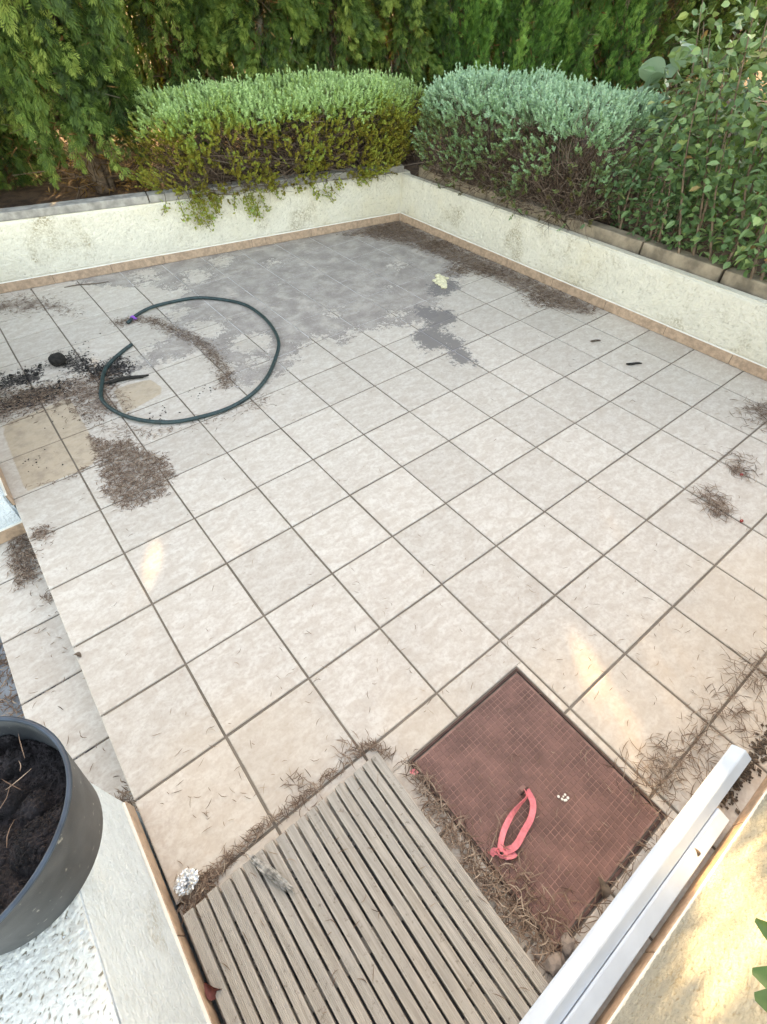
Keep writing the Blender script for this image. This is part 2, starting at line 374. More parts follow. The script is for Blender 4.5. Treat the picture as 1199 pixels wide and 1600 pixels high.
# ---- terrace: bed of grout with every tile laid on it
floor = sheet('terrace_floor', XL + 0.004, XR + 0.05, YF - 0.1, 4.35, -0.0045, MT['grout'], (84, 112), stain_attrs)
tag(floor, kind='structure')
box('terrace_slab', XL + 0.008, XR + 0.04, YF - 0.09, 4.3, -0.5, -0.0065, MT['concrete'], floor)
def tile_mesh(x0, x1, y0, y1, n, name='tile', stain=True):
    """pillowed ceramic tile, local origin at its centre"""
    cx, cy = (x0 + x1) / 2, (y0 + y1) / 2
    b = 0.0028
    gx = np.concatenate([[x0, x0], np.linspace(x0 + b, x1 - b, n), [x1, x1]]); gy = np.concatenate([[y0, y0], np.linspace(y0 + b, y1 - b, n), [y1, y1]])
    zx = np.array([-0.012, -0.0022] + [0.0] * n + [-0.0022, -0.012])
    X, Y = np.meshgrid(gx, gy, indexing='ij'); Z = np.minimum(zx[:, None], zx[None, :])
    k = n + 4
    V = np.stack([X.ravel() - cx, Y.ravel() - cy, Z.ravel()], 1)
    i, j = np.meshgrid(np.arange(k - 1), np.arange(k - 1), indexing='ij'); a = (i * k + j).ravel()
    F = np.stack([a, a + k, a + k + 1, a + 1], 1)
    # drop the degenerate corner squares
    P = V[F]; ar = np.linalg.norm(np.cross(P[:, 2] - P[:, 0], P[:, 3] - P[:, 1]), axis=1); F = F[ar > 1e-9]
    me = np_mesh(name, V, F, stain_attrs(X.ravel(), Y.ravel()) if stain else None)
    me.materials.append(MT['tile'])
    return me, (cx, cy)
HOLE = (0.428, 0.960, -1.052, -0.438)
G = 0.0042
def sub_hole(r):
    x0, x1, y0, y1 = r; hx0, hx1, hy0, hy1 = HOLE
    if x1 <= hx0 or x0 >= hx1 or y1 <= hy0 or y0 >= hy1: return [r]
    out = []
    if y1 > hy1: out.append((x0, x1, max(hy1, y0), y1))
    if y0 < hy0: out.append((x0, x1, y0, min(hy0, y1)))
    ya, yb = max(y0, hy0), min(y1, hy1)
    if x0 < hx0: out.append((x0, hx0, ya, yb))
    if x1 > hx1: out.append((hx1, x1, ya, yb))
    return [q for q in out if q[1] - q[0] > 0.012 and q[3] - q[2] > 0.012]
for i in range(-1, 11):
    for j in range(-4, 14):
        x0, x1 = i * TP + G, (i + 1) * TP - G; y0, y1 = j * TP + G, (j + 1) * TP - G
        if i == -1: x0 = XL - 0.006
        if i == 10: x1 = min(x1, XR + 0.03)
        y0 = max(y0, YF - 0.03)
        if y1 - y0 < 0.02: continue
        # leave out tiles that would lie wholly behind the back wall
        if (np.array([x0, y0]) - PW) @ NW > 0.06: continue
        for r in sub_hole((x0, x1, y0, y1)):
            r = tuple(v + random.uniform(-.0009, .0009) for v in r)
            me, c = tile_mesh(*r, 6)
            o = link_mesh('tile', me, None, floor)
            o.location = (c[0], c[1], random.uniform(-0.0006, 0.0006))
            o.rotation_euler = (random.gauss(0, .0011), random.gauss(0, .0011), random.gauss(0, .0012))

# ---- lower step
step = box('lower_step', -0.566, -0.29, -0.4, 1.62, -0.5, -0.1745, MT['grout']); tag(step, kind='structure')
ys = [0.012, 0.342, 0.672, 1.002, 1.334, 1.60]
for a, b_ in zip(ys[:-1], ys[1:]):
    me, c = tile_mesh(-0.575, -0.315, a + G, b_ - G, 4)
    for at in ('film', 'wet', 'soil', 'stand', 'brown'):
        me.attributes[at].data.foreach_set('value', np.full(len(me.vertices), -0.4, np.float32))
    o = link_mesh('tile', me, None, step); o.location = (c[0], c[1], -0.170 + random.uniform(-.0005, .0005))

# ------------------------------------------------------------------ walls
def grid_face_wall(name, pts, thick_dir, z0, z1, mat, parent):
    pass
def frame2(o, d, n):
    return Matrix(((d[0], n[0], 0, o[0]), (d[1], n[1], 0, o[1]), (0, 0, 1, 0), (0, 0, 0, 1)))
def skirting(parent, origin, direc, normal, cuts, h=0.07, z=0.0, t=0.011):
    """row of skirting tiles on a wall face; normal points to the room"""
    for a, b_ in zip(cuts[:-1], cuts[1:]):
        bm = bmesh.new(); bm_box(bm, a + 0.0016, b_ - 0.0016, 0.0, t, z + 0.002, z + h + random.uniform(-.001, .001), 0.0025, 2)
        o = from_bm('skirting_tile', bm, MT['skirt'], parent)
        o.matrix_local = parent.matrix_world.inverted() @ frame2(origin, direc, normal)
    bm = bmesh.new(); bm_box(bm, cuts[0] + .002, cuts[-1] - .002, -0.002, t - 0.003, z + h - 0.004, z + h + 0.006, 0.003, 1)
    o = from_bm('sealant_bead', bm, MT['bead'], parent); o.matrix_local = parent.matrix_world.inverted() @ frame2(origin, direc, normal)
    bm = bmesh.new(); bm_box(bm, cuts[0] + .002, cuts[-1] - .002, -0.002, t - 0.0035, z + .004, z + h - .006)
    o = from_bm('joint_filler', bm, MT['joint'], parent); o.matrix_local = parent.matrix_world.inverted() @ frame2(origin, direc, normal)

def coat(parent, O, U, W_, Nn, lu, lw, res, amp, freq, mat, zfun=None, seed=0.0, ridged=False):
    """sprayed stucco coat: a relief sheet standing a few mm proud of the wall body"""
    nu, nv = max(2, int(lu / res)), max(2, int(lw / res)); a = np.linspace(0, lu, nu); b_ = np.linspace(0, lw, nv)
    A, B = np.meshgrid(a, b_, indexing='ij'); U, W_, Nn, O = [np.array(x, float) for x in (U, W_, Nn, O)]
    h = np.array([mnoise.noise((x * freq + seed, y * freq, seed * 2)) + .55 * mnoise.noise((x * freq * 2.3, y * freq * 2.3 + seed, 5.0)) for x, y in zip(A.ravel(), B.ravel())])
    if ridged: h = .55 - 1.6 * np.abs(h)
    h = np.clip(h, -.9, .7); edge = np.minimum(np.minimum(A, lu - A), np.minimum(B, lw - B)).ravel()
    hh = h * amp * np.clip(edge / .006, 0, 1) + .0012 + amp * .9 * np.clip(edge / .0035, 0, 1)
    if zfun is not None: Bs = B.ravel() * zfun(A.ravel()) / lw
    else: Bs = B.ravel()
    V = O + A.ravel()[:, None] * U + Bs[:, None] * W_ + hh[:, None] * Nn
    i, j = np.meshgrid(np.arange(nu - 1), np.arange(nv - 1), indexing='ij'); q = (i * nv + j).ravel()
    F = np.stack([q, q + nv, q + nv + 1, q + 1], 1)
    if np.dot(np.cross(U, W_), Nn) < 0: F = F[:, ::-1]
    o = link_mesh('stucco_coat', np_mesh('stucco_coat', V, F, {'relief': h}), mat, parent, True)
    o.matrix_parent_inverse = parent.matrix_world.inverted(); return o

# back wall (skewed)
w = empty('garden_wall', (*wp(0, 0), 0)); tag(w, 'low cream stucco wall under the trimmed shrub with the trailing stems', 'wall'); bpy.context.view_layer.update()
def wz(s): return 0.474 - 0.021 * s
ss = [-3.2, 0, 1.2, 2.4, LW + 0.10]
bm = bmesh.new()
pf = [wp(s, 0.0) for s in ss]; pb = [wp(s, 0.115) for s in ss]
vf0 = [bm.verts.new((*p, -0.03)) for p in pf]; vf1 = [bm.verts.new((*p, wz(s))) for p, s in zip(pf, ss)]
vb1 = [bm.verts.new((*p, wz(s) + .001)) for p, s in zip(pb, ss)]; vb0 = [bm.verts.new((*p, -0.03)) for p in pb]
for k in range(len(ss) - 1):
    bm.faces.new((vf0[k], vf0[k + 1], vf1[k + 1], vf1[k])); bm.faces.new((vf1[k], vf1[k + 1], vb1[k + 1], vb1[k])); bm.faces.new((vb1[k], vb1[k + 1], vb0[k + 1], vb0[k]))
bm.faces.new((vf0[0], vf1[0], vb1[0], vb0[0])); bm.faces.new((vf0[-1], vb0[-1], vb1[-1], vf1[-1]))
bmesh.ops.recalc_face_normals(bm, faces=bm.faces)
bmesh.ops.bevel(bm, geom=[e for e in bm.edges if all(v.co.z > 0.2 for v in e.verts) and len({round(v.co.z, 2) for v in e.verts}) <= 2 and e.calc_length() > 0.3], offset=0.012, segments=3, affect='EDGES')
o = from_bm('wall_body', bm, MT['stucco'], w); o.matrix_parent_inverse = w.matrix_world.inverted()
coat(w, (*wp(-.4, 0), 0.078), (*UW, 0), (0, 0, 1), (*-NW, 0), LW + .385, .38, .0075, .0042, 52, MT['stucco'], lambda a: wz(a - .4) - .088, 1.0)
cuts = [-3.2, -2.76, -2.32, -1.88, -1.44, -1.0, -0.48, -0.04, 0.40, 0.84, 1.262, 1.71, 2.03, 2.158, 2.597, 3.065, LW - 0.012]
skirting(w, tuple(PW), tuple(UW), tuple(-NW), cuts)
ks = [-3.2, -2.2, -1.2, -0.2, 1.29, 2.3, 3.1, LW + .04]
for a, b_ in zip(ks[:-1], ks[1:]):
    bm = bmesh.new(); bm_box(bm, a + .004, b_ - .004, 0.0, 0.115, 0, 0.055, 0.008, 2)
    for v in bm.verts: v.co.z += wz(v.co.x) + 0.001; v.co += Vector((mnoise.noise(v.co * 5) * .003, mnoise.noise(v.co * 7) * .003, mnoise.noise(v.co * 6) * .004))
    o = from_bm('kerb_block', bm, MT['kerb'], w)
    o.matrix_local = w.matrix_world.inverted() @ frame2(wp(0, .012), tuple(UW), tuple(NW))

# right wall
w = empty('garden_wall', (XR, 1.0, 0)); tag(w, 'low white stucco wall under the rose bush, silvery shrubs leaning over it', 'wall'); bpy.context.view_layer.update()
bm = bmesh.new(); bm_box(bm, XR, XR + 0.075, -2.2, 3.45, -0.03, 0.395)
bmesh.ops.bevel(bm, geom=[e for e in bm.edges if all(v.co.z > .3 for v in e.verts)], offset=0.012, segments=3, affect='EDGES')
o = from_bm('wall_body', bm, MT['stucco'], w); o.matrix_parent_inverse = w.matrix_world.inverted()
coat(w, (XR, -.6, 0.078), (0, 1, 0), (0, 0, 1), (-1, 0, 0), 3.995, .308, .0075, .0042, 52, MT['stucco'], None, 7.0)
cy = [-2.2, -1.70, -1.25, -0.80, -0.35, 0.10, 0.56, 1.04, 1.527, 1.997, 2.448, 2.968, 3.405]
skirting(w, (XR, 0), (0, 1), (-1, 0), cy)
ky = [-2.2, -1.5, -0.9, -0.4, 0.02, 0.42, 0.98, 1.62, 2.2, 2.75, 3.30]
for k, (a, b_) in enumerate(zip(ky[:-1], ky[1:])):
    bm = bmesh.new(); bm_box(bm, 0, 0.095, a + .006, b_ - .006, 0.30, 0.462 + random.uniform(-.008, .008), 0.010, 2)
    for v in bm.verts: v.co += Vector((mnoise.noise(v.co * 5), mnoise.noise(v.co * 6 + Vector((9, 0, 0))), mnoise.noise(v.co * 4))) * .005
    o = from_bm('kerb_block', bm, MT['kerb_brown'], w); o.matrix_local = w.matrix_world.inverted() @ Matrix.Translation((XR + 0.098 + random.uniform(0, .012), 0, 0))

# parapet that carries the plant tub
w = empty('parapet_wall', (-0.55, -0.8, 0)); tag(w, 'thick white rough stucco parapet with the black plant tub standing on it', 'wall'); bpy.context.view_layer.update()
bm = bmesh.new(); bm_box(bm, -1.05, -0.328, -2.6, -0.004, -0.5, 0.562)
bmesh.ops.bevel(bm, geom=[e for e in bm.edges if all(v.co.z > .3 for v in e.verts) or abs(e.verts[0].co.z - e.verts[1].co.z) > .5], offset=0.004, segments=2, affect='EDGES')
bmesh.ops.subdivide_edges(bm, edges=[e for e in bm.edges if e.calc_length() > .4], cuts=12, use_grid_fill=True)
for v in bm.verts:
    v.co += Vector((mnoise.noise(v.co * 6), mnoise.noise(v.co * 6 + Vector((5, 5, 5))), mnoise.noise(v.co * 6 + Vector((9, 1, 3))))) * .005
o = from_bm('wall_body', bm, MT['stucco_mint'], w, True); o.matrix_parent_inverse = w.matrix_world.inverted()
coat(w, (-0.328, -1.2, 0.079), (0, 1, 0), (0, 0, 1), (1, 0, 0), 1.192, .4805, .006, .0014, 60, MT['stucco_mint'], None, 3.0)
coat(w, (-1.0, -1.25, 0.562), (1, 0, 0), (0, 1, 0), (0, 0, 1), .671, 1.243, .0032, .0030, 150, MT['stucco_top'], None, 9.0)
skirting(w, (-0.328, 0), (0, 1), (1, 0), [-1.185, -0.86, -0.405, -0.012])

# front wall on the right
w = empty('front_wall', (1.6, -1.25, 0)); tag(w, 'rough cream stucco wall with a sunlit patch beside the white plastic trims', 'wall'); bpy.context.view_layer.update()
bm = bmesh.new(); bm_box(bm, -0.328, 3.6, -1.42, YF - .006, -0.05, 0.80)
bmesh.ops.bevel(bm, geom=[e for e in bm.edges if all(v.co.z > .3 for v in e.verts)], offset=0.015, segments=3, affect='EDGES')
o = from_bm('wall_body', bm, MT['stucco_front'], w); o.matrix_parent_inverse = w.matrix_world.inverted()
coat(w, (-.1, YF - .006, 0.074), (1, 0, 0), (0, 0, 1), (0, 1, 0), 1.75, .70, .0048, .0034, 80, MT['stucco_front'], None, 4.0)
skirting(w, (0, YF - .006), (1, 0), (0, 1), [-0.3, 0.14, 0.62, 1.08, 1.53, 1.98, 2.43, 2.88, 3.33, 3.56], h=0.066)

# side wall beyond the step, its end faces the step
w = empty('side_wall', (-0.4, 2.8, 0)); tag(w, 'end of a low white wall standing at the edge of the lower step', 'wall'); bpy.context.view_layer.update()
bm = bmesh.new(); bm_box(bm, -0.50, -0.318, 1.598, 4.3, -0.3, 0.43)
bmesh.ops.bevel(bm, geom=bm.edges[:], offset=0.012, segments=3, affect='EDGES')
o = from_bm('wall_body', bm, MT['stucco_mint'], w); o.matrix_parent_inverse = w.matrix_world.inverted()
skirting(w, (-0.318, 0), (0, 1), (1, 0), [1.60, 2.05, 2.5, 2.95, 3.4, 3.85, 4.2])
skirting(w, (0, 1.598), (1, 0), (0, -1), [-0.50, -0.318], z=-0.17)

# ------------------------------------------------------------------ manhole cover
MT['rust'] = simple('painted_iron', (0.165, 0.082, 0.068), 0.62, 0.3, 12, 0.3, 150)
MT['rustdust'] = simple('dusty_iron', (0.25, 0.138, 0.115), 0.9, 0.3, 25)
MT['rust2'] = simple('iron_gap', (0.075, 0.038, 0.032), 0.8, 0.4, 20)
mh = empty('manhole_cover', (0.694, -0.745, 0)); tag(mh, 'square rust-red iron access cover set among the tiles', 'cover'); bpy.context.view_layer.update()
def mloc(o): o.matrix_parent_inverse = mh.matrix_world.inverted(); return o
bm = bmesh.new()
for r in ((0.434, 0.442, -1.046, -0.444), (0.946, 0.954, -1.046, -0.444), (0.442, 0.946, -0.452, -0.444), (0.442, 0.946, -1.046, -1.038)):
    bm_box(bm, *r, -0.03, 0.0025, 0.0012, 1)
mloc(from_bm('frame', bm, MT['rust2'], mh))
mloc(box('bed', 0.430, 0.958, -1.050, -0.440, -0.05, -0.022, MT['rust2'], mh))
mloc(box('plate', 0.446, 0.942, -1.034, -0.456, -0.020, 0.0005, MT['rustdust'], mh, 0.002))
V = []; F = []
nx, ny = 28, 33; px_, py_ = 0.484 / nx, 0.566 / ny
for i in range(nx):
    for j in range(ny):
        cx, cy_ = 0.452 + (i + .5) * px_, -1.028 + (j + .5) * py_
        if abs(cx - 0.664) < .012 and abs(cy_ + 0.735) < .012: continue
        a, h = 0.0077, 0.0016 + random.uniform(-.0003, .0003)
        k = len(V)
        for s, z in ((1.0, 0.0), (0.86, h)):
            V += [(cx - a * s, cy_ - a * s, z), (cx + a * s, cy_ - a * s, z), (cx + a * s, cy_ + a * s, z), (cx - a * s, cy_ + a * s, z)]
        F += [(k + 4, k + 5, k + 6, k + 7)] + [(k + q, k + (q + 1) % 4, k + 4 + (q + 1) % 4, k + 4 + q) for q in range(4)]
o = mloc(link_mesh('tread_pattern', np_mesh('tread_pattern', np.array(V), np.array(F)), MT['rust'], mh)); o['kind'] = 'stuff'
bm = bmesh.new(); tube_bm(bm, [(0.650, -0.735, 0.001), (0.652, -0.735, .012), (0.664, -0.735, .017), (0.676, -0.735, .012), (0.678, -0.735, .001)], 0.0035, 6)
mloc(from_bm('lifting_ring', bm, MT['rust2'], mh, True))

# ------------------------------------------------------------------ duckboard
def mat_wood():
    m, nt, b, o = new_mat('weathered_wood'); N = NT(nt); P = N.coord()
    st = N.n('ShaderNodeMapping', Vector=P); st.inputs['Scale'].default_value = (22, 1.4, 22)
    off = N.n('ShaderNodeVectorMath', _operation='ADD', i0=st.outputs[0], i1=N.n('ShaderNodeCombineXYZ', X=N.math('MULTIPLY', N.rand(), 40), Y=N.math('MULTIPLY', N.rand(), 23), Z=0.0).outputs[0]).outputs[0]
    g = N.rng(N.noise(off, 5, 6, 0.65, 0.4), 0.3, 0.72)
    base = N.mix(g, (0.32, 0.28, 0.238), (0.51, 0.462, 0.405))
    base = N.mix(N.math('MULTIPLY', N.rand(), 0.4), base, (0.42, 0.40, 0.37))
    sp = N.rng(N.noise(N.geo(), 70, 4, 0.7), 0.58, 0.72)
    base = N.mix(N.math('MULTIPLY', sp, 0.6), base, (0.12, 0.09, 0.07))
    nt.links.new(base, b.inputs['Base Color']); b.inputs['Roughness'].default_value = 0.85; b.inputs['Specular IOR Level'].default_value = .25
    nt.links.new(N.bump(N.noise(off, 12, 5, .7), 0.5, 0.0012), b.inputs['Normal'])
    return m
MT['wood'] = mat_wood()
dk = empty('duckboard', (0.034, -0.72, 0)); tag(dk, 'grey weathered wooden duckboard of ribbed slats lying by the iron cover', 'duckboard'); bpy.context.view_layer.update()
NS = 19; DX0, DX1 = -0.303, 0.372; PIT = (DX1 - DX0) / NS
def slat_mesh():
    hw = PIT / 2 - 0.0027; y0, y1 = -0.350, 0.350
    xs = [-hw, -hw + .001]; zs = [-0.011, 0.0105]
    ng = 6; gw = (2 * hw - 0.004) / ng
    xs += [-hw + .002]; zs += [0.0125]
    for k in range(ng):
        a = -hw + 0.002 + k * gw
        if k: xs += [a + gw * .12, a + gw * .88 - gw * .0]; zs += [0.0125, 0.0125]
        else: xs += [a + gw * .88]; zs += [0.0125]
        if k < ng - 1: xs += [a + gw * 1.0]; zs += [0.0115]
    xs += [hw - .001, hw]; zs += [0.0105, -0.011]
    n = len(xs); V = []; F = []
    for y, f in ((y0, .0), (y0 + .0015, 1), (y1 - .0015, 1), (y1, 0.)):
        for x, z in zip(xs, zs): V.append((x * (0.97 if f == 0 else 1), y, min(z, .011) if f == 0 else z))
    for r in range(3):
        for k in range(n - 1): F.append((r * n + k, r * n + k + 1, (r + 1) * n + k + 1, (r + 1) * n + k))
    me = bpy.data.meshes.new('slat')
    me.from_pydata(V, [], F + [tuple(range(n))[::-1], tuple(range(3 * n, 4 * n))]); me.materials.append(MT['wood'])
    me.polygons.foreach_set('use_smooth', np.zeros(len(me.polygons), dtype=bool)); return me
sm = slat_mesh()
for k in range(NS):
    o = link_mesh('slat', sm, None, dk)
    o.location = (DX0 + (k + .5) * PIT - 0.034 + random.uniform(-.0008, .0008), 0.004 + random.uniform(-.003, .003), 0.0225 + random.uniform(-.0008, .0008))
    o.rotation_euler = (random.gauss(0, .0012), random.gauss(0, .003), random.gauss(0, .0012))
for y in (-0.28, 0.0, 0.28):
    bm = bmesh.new(); bm_box(bm, DX0 + .01 - .034, DX1 - .01 - .034, y - .02, y + .02, 0.0014, 0.0112, .001, 1)
    from_bm('batten', bm, MT['wood'], dk)

# ------------------------------------------------------------------ white plastic trims
MT['pvc'] = simple('white_plastic', (0.57, 0.665, 0.77), 0.12, 0.06, 9, spec=0.9)
def trim(name, prof, x0, x1, y, z0, z1, label):
    bm = bmesh.new(); n = len(prof)
    A = [bm.verts.new((0, p[0], p[1])) for p in prof]; B = [bm.verts.new((x1 - x0, p[0], p[1])) for p in prof]
    for i in range(n): bm.faces.new((A[i], A[(i + 1) % n], B[(i + 1) % n], B[i]))
    bm.faces.new(A[::-1]); bm.faces.new(B)
    bmesh.ops.recalc_face_normals(bm, faces=bm.faces)
    bmesh.ops.bevel(bm, geom=[e for e in bm.edges if abs(e.verts[0].co.x - e.verts[1].co.x) > .1], offset=0.0012, segments=2, affect='EDGES')
    o = from_bm(name, bm, MT['pvc'])
    o.location = (x0, y, z0); o.rotation_euler = (0, -math.atan2(z1 - z0, x1 - x0), 0)
    for p in o.data.polygons: p.use_smooth = False
    tag(o, label, 'trim'); return o
trim('plastic_trim', [(0.028, 0.0), (0.032, 0.006), (0.027, 0.013), (0.001, 0.030), (-0.003, 0.030), (-0.029, 0.014), (-0.029, 0.0)], -0.02, 1.285, -1.094, 0.040, 0.036, 'longer white glossy plastic trim with a ridge, lying across the duckboard corner')
trim('plastic_trim', [(0.016, 0.0), (0.016, 0.024), (0.012, 0.027), (-0.024, 0.018), (-0.026, 0.012), (-0.024, 0.0)], -0.05, 1.068, -1.141, 0.040, 0.026, 'shorter white plastic trim wedged against the rough cream wall')

# ------------------------------------------------------------------ hose
MT['hose'] = simple('hose_rubber', (0.018, 0.045, 0.048), 0.42, 0.35, 40, spec=0.5)
MT['purple'] = simple('purple_plastic', (0.30, 0.10, 0.52), 0.5, 0.1)
hp = [(0.735, 3.01), (0.832, 3.091), (0.969, 3.134), (1.141, 3.129), (1.292, 3.062), (1.435, 2.921), (1.524, 2.73), (1.542, 2.501), (1.5, 2.263), (1.417, 2.078), (1.301, 1.918), (1.155, 1.783), (0.994, 1.688), (0.832, 1.656), (0.663, 1.676), (0.519, 1.738), (0.397, 1.85), (0.324, 2.005), (0.307, 2.201), (0.336, 2.363), (0.401, 2.492), (0.493, 2.59), (0.59, 2.663), (0.656, 2.705)]
hpath = smooth_path([(x + random.gauss(0, .006), y + random.gauss(0, .006), 0.0125 + max(0, random.gauss(0, .004))) for x, y in hp], 140)
hz = empty('garden_hose', (0.9, 2.4, 0)); tag(hz, 'dark green garden hose lying in an open loop on the tiles', 'hose'); bpy.context.view_layer.update()
bm = bmesh.new(); tube_bm(bm, hpath, 0.0115, 10)
o = from_bm('hose_pipe', bm, MT['hose'], hz, True); o.matrix_parent_inverse = hz.matrix_world.inverted()
bm = bmesh.new(); tube_bm(bm, hpath[4:6] if False else [hpath[3], hpath[4]], 0.0165, 12)
tube_bm(bm, [Vector(hpath[4]) + Vector((0, -.012, .006)), Vector(hpath[4]) + Vector((.012, -.034, -.002))], 0.006, 6)
o = from_bm('tie_ring', bm, MT['purple'], hz, False); o.matrix_parent_inverse = hz.matrix_world.inverted(); o['label'] = 'purple plastic tie'

# ------------------------------------------------------------------ plant tub
def mat_tub():
    m, nt, b, o = new_mat('tub_plastic'); N = NT(nt); P = N.coord()
    z = N.n('ShaderNodeSeparateXYZ', Vector=P).outputs[2]
    wv = N.math('SINE', N.math('MULTIPLY', z, 1400.0))
    base = N.mix(N.rng(N.noise(P, 12, 5), .35, .7), (0.034, 0.038, 0.042), (0.075, 0.080, 0.085))
    base = N.mix(N.math('MULTIPLY', N.rng(N.noise(P, 60, 3), .66, .72), .5), base, (0.5, 0.48, 0.42))
    nt.links.new(base, b.inputs['Base Color']); b.inputs['Roughness'].default_value = .5
    nt.links.new(N.bump(wv, .35, .0008), b.inputs['Normal']); return m
MT['tub'] = mat_tub()
MT['tubrim'] = simple('tub_rim', (0.030, 0.048, 0.072), 0.4, 0.3, 20)
MT['potsoil'] = simple('potting_soil', (0.022, 0.018, 0.019), 0.95, 0.6, 35, 1.0, 110, bdist=0.012)
tb = empty('plant_tub', (-0.402, -0.20, 0.566)); tag(tb, 'black ribbed plastic plant tub with blue-tinted rim on the white parapet', 'pot')
bm = bmesh.new(); n = 64
prof = [(0.150, 0.0), (0.157, 0.004), (0.188, 0.218), (0.190, 0.226)]
inner = [(0.182, 0.226), (0.178, 0.20), (0.165, 0.10)]
def ring(r, z): return [bm.verts.new((math.cos(2 * math.pi * k / n) * r * 1.0 * (1 + .02 * math.cos(4 * math.pi * k / n + .6) * z / .23), math.sin(2 * math.pi * k / n) * r * (1 - .0 * z), z)) for k in range(n)]
RR = [ring(r, z) for r, z in prof + inner]
for a, c in zip(RR[:-1], RR[1:]):
    for k in range(n): bm.faces.new((a[k], a[(k + 1) % n], c[(k + 1) % n], c[k]))
bm.faces.new(RR[0][::-1])
from_bm('tub_body', bm, MT['tub'], tb, True)
bm = bmesh.new(); path = [(math.cos(2 * math.pi * k / 64) * .186 * (1 + .02 * math.cos(4 * math.pi * k / 64 + .6)), math.sin(2 * math.pi * k / 64) * .186, .2275) for k in range(65)]
tube_bm(bm, path, 0.0048, 8, False); from_bm('rim', bm, MT['tubrim'], tb, True)
# soil with clods
gx = np.linspace(-1, 1, 120); X, Y = np.meshgrid(gx, gx, indexing='ij'); r = np.hypot(X, Y); sc = np.where(r > 1e-6, np.maximum(abs(X), abs(Y)) / np.maximum(r, 1e-6), 1)
Xd, Yd = X * sc * .176, Y * sc * .176
Z = np.zeros_like(Xd)
cl = [(random.uniform(-.17, .17), random.uniform(-.17, .17), random.uniform(.016, .050)) for _ in range(46)]
for x, y, q in cl:
    d = np.hypot(Xd - x, Yd - y); Z = np.maximum(Z, np.sqrt(np.maximum(0, q * q - d * d)) * .9)
Z += np.array([mnoise.noise((a * 60, b_ * 60, 1.0)) for a, b_ in zip(Xd.ravel(), Yd.ravel())]).reshape(Z.shape) * .004
Z += np.array([mnoise.noise((a * 190, b_ * 190, 4.0)) for a, b_ in zip(Xd.ravel(), Yd.ravel())]).reshape(Z.shape) * .005
Z = 0.150 + np.minimum(Z, .058) * np.clip((0.182 - np.hypot(Xd, Yd)) / .012, 0, 1)
i, j = np.meshgrid(np.arange(119), np.arange(119), indexing='ij'); a = (i * 120 + j).ravel(); F = np.stack([a, a + 120, a + 121, a + 1], 1)
o = link_mesh('potting_soil', np_mesh('potting_soil', np.stack([Xd.ravel() - .402, Yd.ravel() - .20, Z.ravel() + .566], 1), F), MT['potsoil'], None, True)
tag(o, 'lumpy dark potting soil filling the plant tub', 'soil', kind='stuff')
SOILPTS = np.stack([Xd.ravel() - .402, Yd.ravel() - .20, Z.ravel() + .566], 1)

# ------------------------------------------------------------------ small things
def lump(name, loc, size, mat, label, cat, rough=.35, freq=2.0, sub=3, rz=0, seed=0, group=None, ridge=False, smooth=False):
    bm = bmesh.new(); bmesh.ops.create_icosphere(bm, subdivisions=sub, radius=1)
    for v in bm.verts:
        p = v.co * freq + Vector((seed * 3.1, seed * 1.7, seed))
        q = mnoise.noise(p) + .5 * mnoise.noise(p * 2.3)
        if ridge: q = -abs(q) * 1.6 + .4
        v.co *= 1 + rough * q
        v.co = Vector((v.co.x * size[0], v.co.y * size[1], v.co.z * size[2]))
    zmin = min(v.co.z for v in bm.verts)
    for v in bm.verts: v.co.z = max(v.co.z - zmin, 0.0) if False else v.co.z - zmin
    o = from_bm(name, bm, mat, None, smooth); o.location = loc; o.rotation_euler = (0, 0, rz)
    tag(o, label, cat, group); return o
MT['foil'] = simple('aluminium_foil', (0.82, 0.83, 0.84), 0.32, 0.1, 30, metal=0.9)
MT['rag'] = simple('dirty_cloth', (0.30, 0.285, 0.26), 0.9, 0.6, 60, .8, 120)
MT['stone'] = simple('stone', (0.24, 0.19, 0.16), 0.9, 0.35, 30, .6, 90)
MT['black'] = simple('charred', (0.02, 0.018, 0.016), 0.9, 0.5, 60, .8, 120)
MT['foam'] = simple('pale_crumb', (0.72, 0.66, 0.45), 0.9, 0.15, 60, .4)
MT['pink'] = simple('pink_webbing', (0.80, 0.215, 0.24), 0.75, 0.15, 60, .4, 700, bdist=.0006)
MT['redleaf'] = simple('dry_red_leaf', (0.13, 0.035, 0.03), 0.6, 0.4, 60)
MT['stick'] = simple('dry_stick', (0.11, 0.08, 0.06), 0.9, 0.4, 60)
MT['berry'] = simple('berry', (0.42, 0.03, 0.03), 0.35, 0.2, 60)
lump('foil_ball', (-0.262, -0.302, 0.0), (.031, .025, .026), MT['foil'], 'crumpled ball of silver foil in the corner by the duckboard', 'foil', .55, 3.2, 4, 0.3, 2, ridge=True)
lump('dirty_rag', (-0.064, -0.437, 0.0352), (.011, .074, .009), MT['rag'], 'grey crumpled strip of dirty cloth on the duckboard', 'cloth', .5, 2.2, 4, 0.36, 5)
lump('soil_clod', (0.204, 2.764, 0.0), (.050, .047, .040), MT['black'], 'round black clod of earth near the hose', 'clod', .12, 2.0, 3, 0, 3, smooth=True)
for k, (x, y, s, lab) in enumerate([(0.415, -1.051, .030, 'larger brown stone between the duckboard and plastic trim'), (0.470, -1.047, .024, 'reddish stone fragment at the corner of the iron cover'), (0.394, -1.012, .014, 'small pebble among the needles by the duckboard edge')]):
    lump('stone', (x, y, 0.0), (s, s * .75, s * .5), MT['stone'], lab, 'stone', .35, 1.4, 2, k * .8, 7 + k)
bm = bmesh.new()
